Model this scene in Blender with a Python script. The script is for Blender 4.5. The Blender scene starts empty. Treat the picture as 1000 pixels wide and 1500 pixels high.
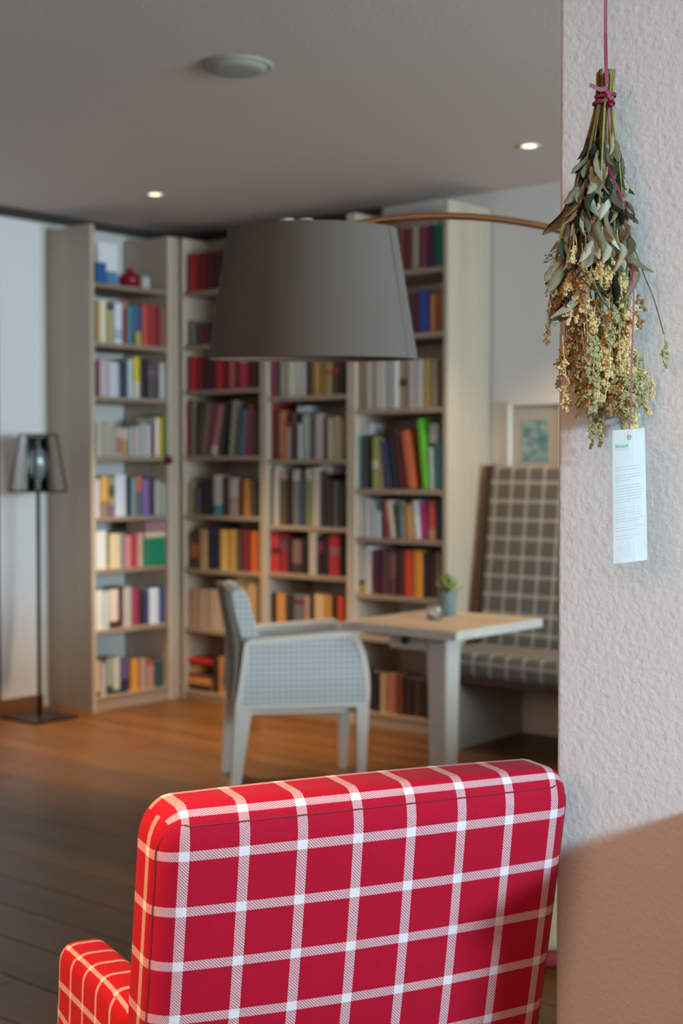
import bpy, bmesh, math, random
from math import sin, cos, pi, radians
from mathutils import Vector, Matrix
random.seed(7)
S = bpy.context.scene
COL = S.collection

# ------------------------------------------------------------------ camera
EYE = 1.38
F = 2083.33                       # 50 mm on a 36 mm tall frame, in pixels of 1000x1500
PITCH = math.atan(70 / F)
cam_d = bpy.data.cameras.new('camera'); cam = bpy.data.objects.new('camera', cam_d); COL.objects.link(cam)
cam.location = (0, 0, EYE); cam.rotation_euler = (pi / 2 - PITCH, 0, 0)
cam_d.sensor_fit = 'VERTICAL'; cam_d.sensor_height = 36; cam_d.lens = 50
cam_d.dof.use_dof = True; cam_d.dof.focus_distance = 1.98; cam_d.dof.aperture_fstop = 4.6
cam_d.clip_start = 0.02
S.camera = cam
S.view_settings.view_transform = 'Standard'; S.view_settings.look = 'None'
S.view_settings.gamma = 1; S.view_settings.use_curve_mapping = False
S.view_settings.exposure = 0.0

# room axes: U runs along the back wall, V along the left wall, both turned 40 degrees
ROT = radians(-40)
U = Vector((cos(ROT), sin(ROT), 0)); V = Vector((-sin(ROT), cos(ROT), 0))
def uvz(u, v, z=0.0): return U * u + V * v + Vector((0, 0, z))
CEIL = 2.79
WL, WB = -6.49, 6.19              # left wall (u), back wall (v)
WW, WF = 3.6, -3.0                # window wall (u), front wall (v), both behind the camera

# ------------------------------------------------------------------ light
wd = bpy.data.worlds.new('world'); S.world = wd; wd.use_nodes = True
wb = wd.node_tree.nodes['Background']; wb.inputs[0].default_value = (0.62, 0.75, 1.0, 1); wb.inputs[1].default_value = 1.2
def area(name, loc, target, sx, sy, power, col):
    d = bpy.data.lights.new(name, 'AREA'); d.shape = 'RECTANGLE'; d.size = sx; d.size_y = sy; d.energy = power; d.color = col
    o = bpy.data.objects.new(name, d); COL.objects.link(o); o.location = loc
    o.rotation_euler = (Vector(target) - Vector(loc)).to_track_quat('-Z', 'Y').to_euler(); return o
COOL = (0.68, 0.89, 1.0)
area('window_daylight_room', uvz(3.45, 4.2, 1.65), uvz(-6, 4.4, 1.3), 3.0, 1.4, 390, COOL)
area('window_daylight_near', uvz(3.45, -0.4, 1.65), uvz(-3, 1.6, 1.2), 2.6, 1.4, 10, COOL)
area('daylight_upper_pane', uvz(3.4, -0.05, 2.35), uvz(-1.03, 1.90, 0.9), 0.7, 0.25, 50, (0.46, 0.80, 1.0)).data.spread = radians(70)

area('warm_fill', (-.85, -1.35, 2.3), (.5, 2.1, 1.0), 3.0, 1.3, 17.5, (1.0, 0.58, 0.35)).data.spread = radians(80)  # added soft fill in place of warm bounce, no real lamps here

# ------------------------------------------------------------------ helpers
def lin(c):
    def f(x): return x / 12.92 if x <= 0.04045 else ((x + 0.055) / 1.055) ** 2.4
    return f(c)
def hexc(h, k=1.0):
    return tuple(min(1, lin(int(h[i:i + 2], 16) / 255) * k) for i in (0, 2, 4)) + (1,)
def newmat(name):
    m = bpy.data.materials.new(name); m.use_nodes = True; nt = m.node_tree
    return m, nt, nt.nodes['Principled BSDF']
def nd(nt, typ, **kw):
    n = nt.nodes.new(typ)
    for k, v in kw.items():
        if k.startswith('i_'):
            key = k[2:]; key = int(key) if key.isdigit() else key.replace('_', ' ')
            if hasattr(v, 'links'): nt.links.new(v, n.inputs[key])
            else: n.inputs[key].default_value = v
        else: setattr(n, k, v)
    return n
def mth(nt, op, a, b=None, c=None):
    n = nt.nodes.new('ShaderNodeMath'); n.operation = op
    for i, x in enumerate((a, b, c)):
        if x is None: continue
        if isinstance(x, (int, float)): n.inputs[i].default_value = x
        else: nt.links.new(x, n.inputs[i])
    return n.outputs[0]
def mixc(nt, fac, a, b, blend='MIX'):
    n = nt.nodes.new('ShaderNodeMix'); n.data_type = 'RGBA'; n.blend_type = blend
    for i, x in ((0, fac), (6, a), (7, b)):
        if isinstance(x, (int, float, tuple)): n.inputs[i].default_value = x
        else: nt.links.new(x, n.inputs[i])
    return n.outputs[2]
def plain(name, h, rough=0.5, metal=0.0, var=0.06, scale=30, bump=0.0, k=1.0, **extra):
    m, nt, b = newmat(name)
    tc = nd(nt, 'ShaderNodeTexCoord')
    n = nd(nt, 'ShaderNodeTexNoise', i_Vector=tc.outputs['Object'], i_Scale=scale, i_Detail=3.0)
    c = hexc(h, k)
    lo = tuple(x * (1 - var * 2) for x in c[:3]) + (1,); hi = tuple(min(1, x * (1 + var * 2)) for x in c[:3]) + (1,)
    nt.links.new(mixc(nt, n.outputs['Fac'], lo, hi), b.inputs['Base Color'])
    b.inputs['Roughness'].default_value = rough; b.inputs['Metallic'].default_value = metal
    for kk, v in extra.items(): b.inputs[kk.replace('_', ' ')].default_value = v
    if bump:
        bp = nd(nt, 'ShaderNodeBump', i_Strength=1.0, i_Distance=bump, i_Height=n.outputs['Fac'])
        nt.links.new(bp.outputs[0], b.inputs['Normal'])
    return m
def wood(name, h, h2, axis=2, rough=0.5, scale=9, stretch=0.06):
    m, nt, b = newmat(name)
    tc = nd(nt, 'ShaderNodeTexCoord')
    sc = [1, 1, 1]; sc[axis] = stretch
    oi = nd(nt, 'ShaderNodeObjectInfo')
    off = nd(nt, 'ShaderNodeVectorMath', operation='SCALE', i_0=(13.1, 7.7, 5.3)); nt.links.new(oi.outputs['Random'], off.inputs['Scale'])
    add = nd(nt, 'ShaderNodeVectorMath', operation='ADD', i_0=tc.outputs['Object'], i_1=off.outputs[0])
    mp = nd(nt, 'ShaderNodeMapping', i_Vector=add.outputs[0]); mp.inputs['Scale'].default_value = sc
    n = nd(nt, 'ShaderNodeTexNoise', i_Vector=mp.outputs[0], i_Scale=scale, i_Detail=6.0, i_Roughness=0.6, i_Distortion=0.6)
    n2 = nd(nt, 'ShaderNodeTexNoise', i_Vector=mp.outputs[0], i_Scale=scale * 8, i_Detail=3.0)
    f = mth(nt, 'ADD', mth(nt, 'MULTIPLY', n.outputs['Fac'], 0.75), mth(nt, 'MULTIPLY', n2.outputs['Fac'], 0.25))
    r = nd(nt, 'ShaderNodeValToRGB', i_Fac=f)
    r.color_ramp.elements[0].position = 0.32; r.color_ramp.elements[1].position = 0.68
    r.color_ramp.elements[0].color = hexc(h); r.color_ramp.elements[1].color = hexc(h2)
    br = mth(nt, 'ADD', 0.86, mth(nt, 'MULTIPLY', oi.outputs['Random'], 0.28))
    hs = nd(nt, 'ShaderNodeHueSaturation', i_Color=r.outputs[0], i_Value=br)
    nt.links.new(hs.outputs[0], b.inputs['Base Color'])
    b.inputs['Roughness'].default_value = rough
    bp = nd(nt, 'ShaderNodeBump', i_Strength=0.3, i_Distance=0.001, i_Height=n2.outputs['Fac'])
    nt.links.new(bp.outputs[0], b.inputs['Normal'])
    return m
def plaid(name, base, stripe, pu, wu, pv, wv, ou=0.0, ov=0.0, hatch=0.0, mixs=0.6, cross=1.0, rough=0.85, weave=0.0):
    """woven check on UVs that are in metres"""
    m, nt, b = newmat(name)
    uv = nd(nt, 'ShaderNodeUVMap'); sp = nd(nt, 'ShaderNodeSeparateXYZ', i_0=uv.outputs[0])
    def band(c, p, w, o):
        f = mth(nt, 'FRACT', mth(nt, 'DIVIDE', mth(nt, 'ADD', c, o + 50 * p), p))
        d = mth(nt, 'ABSOLUTE', mth(nt, 'SUBTRACT', f, 0.5))
        return mth(nt, 'LESS_THAN', d, w / p / 2)
    a = band(sp.outputs[0], pu, wu, ou); c = band(sp.outputs[1], pv, wv, ov)
    one = mth(nt, 'MAXIMUM', a, c); both = mth(nt, 'MULTIPLY', a, c)
    if hatch:
        t = mth(nt, 'SINE', mth(nt, 'MULTIPLY', mth(nt, 'ADD', sp.outputs[0], sp.outputs[1]), 2 * pi / hatch))
        h = mth(nt, 'ADD', mixs, mth(nt, 'MULTIPLY', t, 0.30))
    else: h = mixs
    single = mth(nt, 'MULTIPLY', one, h)
    fac = mth(nt, 'MAXIMUM', single, mth(nt, 'MULTIPLY', both, cross))
    col = mixc(nt, fac, hexc(base), hexc(stripe))
    tc = nd(nt, 'ShaderNodeTexCoord')
    n = nd(nt, 'ShaderNodeTexNoise', i_Vector=tc.outputs['Object'], i_Scale=260.0, i_Detail=2.0)
    col = mixc(nt, 0.18, col, n.outputs['Fac'], 'OVERLAY')
    nt.links.new(col, b.inputs['Base Color'])
    b.inputs['Roughness'].default_value = rough; b.inputs['Sheen Weight'].default_value = 0.02; b.inputs['Specular IOR Level'].default_value = 0.2
    n2 = nd(nt, 'ShaderNodeTexNoise', i_Vector=tc.outputs['Object'], i_Scale=900.0, i_Detail=1.0)
    bp = nd(nt, 'ShaderNodeBump', i_Strength=0.35, i_Distance=0.0006, i_Height=n2.outputs['Fac'])
    nt.links.new(bp.outputs[0], b.inputs['Normal'])
    return m

def emp(name, loc=(0, 0, 0), rz=0.0, label=None, cat=None, group=None):
    o = bpy.data.objects.new(name, None); COL.objects.link(o); o.location = loc; o.rotation_euler = (0, 0, rz)
    o.empty_display_size = 0.1
    tag(o, label, cat, group); return o
def tag(o, label=None, cat=None, group=None, kind=None):
    if label: o['label'] = label
    if cat: o['category'] = cat
    if group: o['group'] = group
    if kind: o['kind'] = kind
    return o
def link(name, me, mat=None, parent=None, loc=None, rot=None, smooth=False):
    o = bpy.data.objects.new(name, me); COL.objects.link(o)
    if mat is not None:
        for mm in (mat if isinstance(mat, (list, tuple)) else [mat]):
            if mm.name not in me.materials: me.materials.append(mm)
    if parent: o.parent = parent
    if loc is not None: o.location = loc
    if rot is not None: o.rotation_euler = rot
    if smooth:
        for p in me.polygons: p.use_smooth = True
    return o
def from_bm(name, bm, mat=None, parent=None, smooth=False, recalc=True, **kw):
    if recalc: bmesh.ops.recalc_face_normals(bm, faces=bm.faces)
    me = bpy.data.meshes.new(name); bm.to_mesh(me); bm.free()
    return link(name, me, mat, parent, smooth=smooth, **kw)
def add_box(bm, x0, x1, y0, y1, z0, z1, bev=0.0):
    r = bmesh.ops.create_cube(bm, size=1)
    for v in r['verts']:
        v.co = Vector((x0 + (v.co.x + .5) * (x1 - x0), y0 + (v.co.y + .5) * (y1 - y0), z0 + (v.co.z + .5) * (z1 - z0)))
    if bev:
        es = list({e for v in r['verts'] for e in v.link_edges})
        bmesh.ops.bevel(bm, geom=es, offset=bev, segments=2, affect='EDGES', profile=0.6)
    return bm
def box(name, x0, x1, y0, y1, z0, z1, mat, parent=None, bev=0.003, **kw):
    bm = bmesh.new(); add_box(bm, x0, x1, y0, y1, z0, z1, bev)
    return from_bm(name, bm, mat, parent, **kw)
def prism(name, pts, y0, y1, mat, parent=None, bev=0.003, smooth=False):
    """polygon in x-z, pulled along y, UVs in metres"""
    bm = bmesh.new(); uvl = bm.loops.layers.uv.new('UVMap')
    a = [bm.verts.new((x, y0, z)) for x, z in pts]; b = [bm.verts.new((x, y1, z)) for x, z in pts]
    bm.faces.new(a); bm.faces.new(b[::-1]); n = len(pts)
    for i in range(n): bm.faces.new((a[i], b[i], b[(i + 1) % n], a[(i + 1) % n]))
    bmesh.ops.recalc_face_normals(bm, faces=bm.faces)
    if bev: bmesh.ops.bevel(bm, geom=list(bm.edges), offset=bev, segments=2, affect='EDGES')
    boxuv(bm, uvl)
    return from_bm(name, bm, mat, parent, smooth=smooth)
def boxuv(bm, uvl):
    for f in bm.faces:
        n = f.normal; ax = max(range(3), key=lambda i: abs(n[i]))
        for l in f.loops:
            c = l.vert.co
            l[uvl].uv = ((c.y, c.z), (c.x, c.z), (c.x, c.y))[ax]
def axis_pts(a, r, n):
    t = [0, .04, .14, .3, .5, .74, 1]
    lo = [-a + r * k for k in t]; hi = [a - r * k for k in t[::-1]]
    inner = [(-a + r) + (2 * a - 2 * r) * i / n for i in range(1, n)]
    return lo + inner + hi
def rbox(name, size, rad, mat, parent=None, n=(6, 3, 6), deform=None, origin=(0, 0, 0)):
    """soft box: faces on a grid, corners rounded by a radius per axis, UVs in metres"""
    h = [s / 2 for s in size]; r = [min(rad[i], h[i] * .999) for i in range(3)]
    P = [axis_pts(h[i], r[i], n[i]) for i in range(3)]
    bm = bmesh.new(); uvl = bm.loops.layers.uv.new('UVMap'); vs = {}
    def vert(i, j, k):
        key = (i, j, k)
        if key in vs: return vs[key]
        p = (P[0][i], P[1][j], P[2][k]); q = []; d = []
        for a in range(3):
            c = max(-h[a] + r[a], min(h[a] - r[a], p[a])); q.append(c); d.append((p[a] - c) / r[a])
        L = math.sqrt(sum(x * x for x in d))
        if L > 1e-9: co = Vector([q[a] + d[a] / L * r[a] for a in range(3)])
        else: co = Vector(p)
        vs[key] = bm.verts.new(co); return vs[key]
    N = [len(x) - 1 for x in P]; raw = {}
    def quad(ids, ax, sgn):
        f = bm.faces.new([vert(*i) for i in ids])
        for l, i in zip(f.loops, ids):
            p = (P[0][i[0]], P[1][i[1]], P[2][i[2]])
            if ax == 1: l[uvl].uv = (p[0], p[2])
            elif ax == 2: l[uvl].uv = (p[0], sgn * (h[2] + p[1] + h[1]))
            else: l[uvl].uv = (sgn * (h[0] + p[1] + h[1]), p[2])
    for s in (0, N[1]):
        for i in range(N[0]):
            for k in range(N[2]): quad([(i, s, k), (i + 1, s, k), (i + 1, s, k + 1), (i, s, k + 1)], 1, 1)
    for s in (0, N[2]):
        for i in range(N[0]):
            for j in range(N[1]): quad([(i, j, s), (i + 1, j, s), (i + 1, j + 1, s), (i, j + 1, s)], 2, 1 if s else -1)
    for s in (0, N[0]):
        for j in range(N[1]):
            for k in range(N[2]): quad([(s, j, k), (s, j + 1, k), (s, j + 1, k + 1), (s, j, k + 1)], 0, 1 if s else -1)
    bmesh.ops.recalc_face_normals(bm, faces=bm.faces)
    for v in bm.verts:
        v.co += Vector(origin)
        if deform: v.co = deform(v.co.copy())
    return from_bm(name, bm, mat, parent, smooth=True)
def tube_bm(bm, pts, rad, seg=8, cap=True):
    pts = [Vector(p) for p in pts]; n = len(pts); rings = []
    up = Vector((0, 0, 1))
    for i, p in enumerate(pts):
        t = (pts[min(i + 1, n - 1)] - pts[max(i - 1, 0)]).normalized()
        a = t.cross(up if abs(t.z) < .9 else Vector((1, 0, 0))).normalized(); b = t.cross(a).normalized()
        rr = rad[i] if isinstance(rad, (list, tuple)) else rad
        rings.append([bm.verts.new(p + (a * cos(2 * pi * k / seg) + b * sin(2 * pi * k / seg)) * rr) for k in range(seg)])
    for i in range(n - 1):
        for k in range(seg): bm.faces.new((rings[i][k], rings[i][(k + 1) % seg], rings[i + 1][(k + 1) % seg], rings[i + 1][k]))
    if cap: bm.faces.new(rings[0][::-1]); bm.faces.new(rings[-1])
def tube(name, pts, rad, mat, parent=None, seg=10, **kw):
    bm = bmesh.new(); tube_bm(bm, pts, rad, seg); return from_bm(name, bm, mat, parent, smooth=True, **kw)
def lathe(name, prof, mat, parent=None, seg=40, close=False, **kw):
    bm = bmesh.new(); rings = []
    for r, z in prof:
        if r < 1e-6: rings.append([bm.verts.new((0, 0, z))])
        else: rings.append([bm.verts.new((r * cos(2 * pi * k / seg), r * sin(2 * pi * k / seg), z)) for k in range(seg)])
    pr = list(zip(rings, rings[1:])) + ([(rings[-1], rings[0])] if close else [])
    for a, b in pr:
        for k in range(seg):
            k2 = (k + 1) % seg
            if len(a) == 1 and len(b) == 1: continue
            if len(a) == 1: bm.faces.new((a[0], b[k], b[k2]))
            elif len(b) == 1: bm.faces.new((a[k], a[k2], b[0]))
            else: bm.faces.new((a[k], a[k2], b[k2], b[k]))
    return from_bm(name, bm, mat, parent, smooth=True, **kw)
def strip(name, pts, width, side, mat, parent=None, th=0.0006):
    """flat ribbon along points, thickened"""
    bm = bmesh.new(); pts = [Vector(p) for p in pts]; rows = []
    for i, p in enumerate(pts):
        s = Vector(side(i) if callable(side) else side).normalized() * width / 2
        t = (pts[min(i + 1, len(pts) - 1)] - pts[max(i - 1, 0)]).normalized(); nn = t.cross(s).normalized() * th / 2
        rows.append([bm.verts.new(p - s - nn), bm.verts.new(p + s - nn), bm.verts.new(p + s + nn), bm.verts.new(p - s + nn)])
    for a, b in zip(rows, rows[1:]):
        for k in range(4): bm.faces.new((a[k], a[(k + 1) % 4], b[(k + 1) % 4], b[k]))
    bm.faces.new(rows[0][::-1]); bm.faces.new(rows[-1])
    return from_bm(name, bm, mat, parent, smooth=False)
# sight lines: used to survey where things stand from measurements of the photograph
def ray(px, py):
    x = (px - 500) / F; y = (750 - py) / F
    return Vector((x, cos(PITCH) + y * sin(PITCH), -sin(PITCH) + y * cos(PITCH)))
C0 = Vector((0, 0, EYE))
def at_depth(px, py, Y):
    d = ray(px, py); return C0 + d * (Y / d.y)
def on_floor(px, py, z=0.0):
    d = ray(px, py); return C0 + d * ((z - EYE) / d.z)
def on_plane(px, py, p0, n):
    d = ray(px, py); return C0 + d * ((Vector(p0) - C0).dot(n) / d.dot(n))
def smooth_path(pts, n=8):
    pts = [Vector(p) for p in pts]; out = []
    P = [pts[0]] + pts + [pts[-1]]
    for i in range(1, len(P) - 2):
        a, b, c, d = P[i - 1:i + 3]
        for k in range(n):
            t = k / n
            out.append(0.5 * ((2 * b) + (c - a) * t + (2 * a - 5 * b + 4 * c - d) * t * t + (3 * b - a - 3 * c + d) * t ** 3))
    out.append(pts[-1]); return out

# ------------------------------------------------------------------ setting
def plaster(name, h, bump=0.002, scale=110, rough=0.9, var=0.03):
    m, nt, b = newmat(name)
    tc = nd(nt, 'ShaderNodeTexCoord')
    n = nd(nt, 'ShaderNodeTexNoise', i_Vector=tc.outputs['Object'], i_Scale=scale, i_Detail=1.5, i_Roughness=0.45)
    n2 = nd(nt, 'ShaderNodeTexNoise', i_Vector=tc.outputs['Object'], i_Scale=scale * .45, i_Detail=2.0)
    hgt = mth(nt, 'ADD', mth(nt, 'MULTIPLY', n.outputs['Fac'], .6), mth(nt, 'MULTIPLY', n2.outputs['Fac'], .6))
    c = hexc(h); lo = tuple(x * (1 - var) for x in c[:3]) + (1,)
    nt.links.new(mixc(nt, n2.outputs['Fac'], lo, c), b.inputs['Base Color'])
    b.inputs['Roughness'].default_value = rough
    bp = nd(nt, 'ShaderNodeBump', i_Strength=1.0, i_Distance=bump, i_Height=hgt)
    nt.links.new(bp.outputs[0], b.inputs['Normal']); return m
M = {}
M['roughcast'] = plaster('roughcast', 'd6d0cc', bump=0.0019, scale=125)
M['wallwhite'] = plaster('wall_white', 'd9d8d4', bump=0.0006, scale=60)
M['ceil'] = plaster('ceiling_paper', 'd2c5bd', bump=0.003, scale=170)
M['lacquer'] = plain('white_lacquer', 'f0f3f4', rough=0.22, var=0.01)
M['darkline'] = plain('dark_trim', '3a332e', rough=0.6)
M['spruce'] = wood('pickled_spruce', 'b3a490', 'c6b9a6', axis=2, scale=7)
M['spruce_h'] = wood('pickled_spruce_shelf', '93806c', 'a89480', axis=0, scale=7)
M['oak'] = wood('floor_oak', '40270d', '6c451a', axis=0, rough=0.38, scale=6, stretch=0.05)
M['basewood'] = wood('base_oak', '7a5230', '94683e', axis=0)

def room_box(name, u0, u1, v0, v1, z0, z1, mat, parent=None, bev=0.0, kind='structure'):
    bm = bmesh.new(); add_box(bm, u0, u1, v0, v1, z0, z1, bev)
    o = from_bm(name, bm, mat, parent)
    if not parent: o.rotation_euler = (0, 0, ROT); o['kind'] = kind
    return o
floor = room_box('floor', WL - .2, WW + .2, WF - .2, WB + .2, -0.14, -0.022, M['basewood'])
ceiling = room_box('ceiling', WL - .2, WW + .2, WF - .2, WB + .2, CEIL, CEIL + .12, M['ceil'])
room_box('wall_left', WL - .15, WL, WF - .15, WB + .15, -0.02, CEIL, M['wallwhite'])
room_box('wall_back', WL, WW, WB, WB + .15, -0.02, CEIL, M['wallwhite'])
room_box('wall_front', WL, WW + .15, WF - .15, WF, -0.02, CEIL, M['wallwhite'])
# window wall, out of the frame, with two real openings
bm = bmesh.new()
for (v0, v1, z0, z1) in ((WF, WB, -0.02, .85), (WF, WB, 2.66, CEIL), (WF, -1.9, .85, 2.66), (1.4, 2.5, .85, 2.66), (5.85, WB, .85, 2.66)):
    add_box(bm, WW, WW + .15, v0, v1, z0, z1)
o = from_bm('wall_right', bm, M['wallwhite']); o.rotation_euler = (0, 0, ROT); o['kind'] = 'structure'
M['frame_white'] = plain('window_white', 'd8d8d6', rough=.4, var=.01)
for i, (v0, v1) in enumerate(((-1.9, 1.4), (2.5, 5.85))):
    bm = bmesh.new(); n = 3
    for k in range(n + 1):
        c = v0 + (v1 - v0) * k / n; add_box(bm, WW + .04, WW + .10, max(v0, c - .03), min(v1, c + .03), .85, 2.66)
    add_box(bm, WW + .04, WW + .10, v0, v1, .85, .91); add_box(bm, WW + .04, WW + .10, v0, v1, 2.60, 2.66)
    o = from_bm('window_%d' % (i + 1), bm, M['frame_white']); o.rotation_euler = (0, 0, ROT); o['kind'] = 'structure'
# the rough white pillar wall on the right
PE_u, PE_v = -1.159, 1.90
bm = bmesh.new(); add_box(bm, PE_u, WW - .3, PE_v, PE_v + .25, -0.02, CEIL)
vert_e = [e for e in bm.edges if abs(e.verts[0].co.z - e.verts[1].co.z) > 1 and e.verts[0].co.x < 0]
bmesh.ops.bevel(bm, geom=vert_e, offset=.008, segments=4, affect='EDGES', profile=.5)
o = from_bm('wall_pillar', bm, M['roughcast']); o.rotation_euler = (0, 0, ROT); o['kind'] = 'structure'
# white glossy panel on the left wall, dark shadow gap under the ceiling, oak baseboard
room_box('door_1', WL + .001, WL + .022, 3.6, 5.075, 0.075, CEIL - .06, M['lacquer'], bev=.002)
room_box('trim_1', WL + .001, WL + .03, WF, WB - .03, CEIL - .045, CEIL, M['darkline'])
room_box('trim_2', WL + .03, -4.9, WB - .03, WB - .001, CEIL - .045, CEIL, M['darkline'])
room_box('baseboard_left', WL + .001, WL + .03, WF, 5.07, 0.0, 0.07, M['basewood'], bev=.003)
room_box('trim_3', WL + .023, WL + .034, 4.76, 4.775, .075, CEIL - .06, M['darkline'])
# oak planks, each its own piece
pw = .19; v = WF + .01; row = 0
while v < WB - .01:
    v1 = min(v + pw, WB - .001); u = WL + .001; k = 0
    if v1 > -0.6:
        first = True
        while u < 1.8:
            L = (1.1 + 0.9 * random.random()) if first else 2.1
            first = False; u1 = min(u + L, 1.9)
            bm = bmesh.new(); add_box(bm, u + .0012, u1 - .0012, v + .0012, v1 - .0012, -.0215, 0, 0)
            top = [e for e in bm.edges if all(abs(w.co.z) < 1e-6 for w in e.verts)]
            bmesh.ops.bevel(bm, geom=top, offset=.0018, segments=1, affect='EDGES')
            c = Vector(((u + u1) / 2, (v + v1) / 2, 0))
            for w in bm.verts: w.co -= c
            p = from_bm('plank', bm, M['oak'], floor, loc=c); u = u1
    v = v1; row += 1
floor.rotation_euler = (0, 0, ROT)

# ceiling fittings
M['speaker'] = plain('ceiling_plate', '9c9d95', rough=.6, var=.02)
p = on_floor(347, 95, CEIL)
t = emp('ceiling_vent', (p.x, p.y, CEIL), 0, 'round shallow grey ceiling vent, alone at upper left of ceiling', 'ceiling vent')
lathe('dish', [(0, -.026), (.07, -.0255), (.092, -.023), (.106, -.015), (.109, -.009)], M['speaker'], t)
lathe('rim', [(.110, -.010), (.121, -.010), (.127, -.005), (.127, 0), (.110, 0)], M['speaker'], t, close=True)
me_em, nte, be = newmat('lamp_glow')
be.inputs['Base Color'].default_value = (1, .9, .7, 1); be.inputs['Emission Color'].default_value = (1, .92, .62, 1); be.inputs['Emission Strength'].default_value = 2.2
M['glow'] = me_em
def downlight(p, label, power, target=None, angle=95, blend=.7, col=(1, .68, .38), soft=.03):
    t = emp('recessed_downlight', (p[0], p[1], CEIL), 0, label, 'ceiling light', 'recessed ceiling spots')
    lathe('trim_ring', [(.034, 0), (.034, -.004), (.046, -.006), (.05, -.003), (.05, 0)], M['frame_white'], t, seg=24, close=True)
    lathe('lens', [(0, -.005), (.026, -.005), (.0335, -.002)], M['glow'], t, seg=24)
    d = bpy.data.lights.new('spot', 'SPOT'); d.energy = power; d.spot_size = radians(angle); d.spot_blend = blend; d.color = col; d.shadow_soft_size = soft
    o = bpy.data.objects.new('spot', d); COL.objects.link(o); o.parent = t; o.location = (0, 0, -.03)
    if target:
        dv = Vector(target) - Vector((p[0], p[1], CEIL)); o.rotation_euler = dv.to_track_quat('-Z', 'Y').to_euler()
    return t
p1 = on_floor(227, 284, CEIL); p2 = on_floor(775, 213, CEIL)
downlight(p1, 'small lit recessed ceiling spot over the tall bookcases, left one', 720, target=(p1.x + .12, p1.y - .3, 0), angle=62, blend=1)
downlight(p2, 'small lit recessed ceiling spot above the upholstered bench, right one', 100)
# spots further forward on the same ceiling, above the top edge of the frame
downlight((-1.7, 1.65), 'lit recessed ceiling spot out of frame over the red armchair', 480, target=(-.42, 1.95, .75), angle=31, blend=.8, col=(1, .56, .24))

# ------------------------------------------------------------------ bookcases
ORD = ['first', 'second', 'third', 'fourth', 'fifth', 'sixth', 'seventh', 'eighth', 'ninth', 'tenth', 'eleventh', 'twelfth', 'thirteenth', 'fourteenth', 'fifteenth', 'sixteenth']
TP = .028                           # panel thickness
A_u, BD_v = -6.10, 5.80             # face planes of the left wing and of the back row
class Face:
    def __init__(s, p0, rz):
        s.p0 = Vector(p0); s.rz = rz; s.x = Vector((cos(rz), sin(rz), 0)); s.y = Vector((-sin(rz), cos(rz), 0))
    def xz(s, px, py, back=0.0):
        q = on_plane(px, py, s.p0 + s.y * back, s.y); return (q - s.p0).dot(s.x), q.z
    def world(s, x, y, z): return s.p0 + s.x * x + s.y * y + Vector((0, 0, z))
FA = Face(uvz(A_u, 0), radians(50)); FB = Face(uvz(0, BD_v), ROT)
CASE_H = 2.70
def bookcase(label, face, xl, xr, zs, extra_right=0.0, divider=None, depth=.375):
    t = emp('bookcase', face.world(xl, 0, 0), face.rz, label, 'bookcase', 'tall spruce bookcases in the corner')
    w = xr - xl
    box('side_panel', 0, TP, 0, depth, 0, CASE_H, M['spruce'], t, .002)
    box('side_panel', w - TP - extra_right, w - extra_right, .001, depth, 0, CASE_H, M['spruce'], t, .002)
    if extra_right: box('filler_strip', w - extra_right - .002, w, -.001, .02, 0, CASE_H, M['spruce'], t, .002)
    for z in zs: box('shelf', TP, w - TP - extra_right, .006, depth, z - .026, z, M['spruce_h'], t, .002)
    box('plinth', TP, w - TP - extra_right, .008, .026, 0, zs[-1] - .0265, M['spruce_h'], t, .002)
    return t
def zrow(face, px, ys): return [face.xz(px, y, .006)[1] for y in ys]
def X(face, px, py=700): return face.xz(px, py)[0]
zA = zrow(FA, 141, [413, 500, 580, 668, 758, 835, 924, 1022])
zB = zrow(FB, 272, [428, 507, 572.5, 668, 753.5, 832, 919, 1010])
zC = zrow(FB, 396, [421, 502, 581.5, 673, 769, 838.5, 918, 1022])
zD = zrow(FB, 524, [403, 494, 600, 716, 787, 869, 931, 1040])
xA0, xA1 = X(FA, 134), X(FA, 262.5)
xB0, xB1, xC1, xD1 = X(FB, 264), X(FB, 385.5), X(FB, 513.5), X(FB, 655)
LIM = [(xA0 + TP, xA1 - TP - .058), (xB0 + TP, xB1 - TP), (xB1 + TP + .001, xC1 - TP), (xC1 + TP + .001, xD1 - TP)]
CN = ['leftmost bookcase', 'second bookcase from left', 'third bookcase from left', 'rightmost bookcase']
caseA = bookcase('tall pale spruce bookcase on left wall, beside black lantern floor lamp', FA, xA0, xA1, zA, extra_right=.058)
caseB = bookcase('tall spruce bookcase in the corner with red books, behind grey chair back', FB, xB0, xB1, zB)
caseC = bookcase('middle tall spruce bookcase hidden at top by the grey lampshade', FB, xB1 + .001, xC1, zC)
caseD = bookcase('rightmost tall spruce bookcase with bare outer side, beside the plaid bench', FB, xC1 + .001, xD1, zD)
zmid = box('divider', X(FB, 450) - xB1, X(FB, 459) - xB1, .01, .3, zC[5] + .0005, zC[4] - .027, M['spruce'], caseC, .002)

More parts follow.
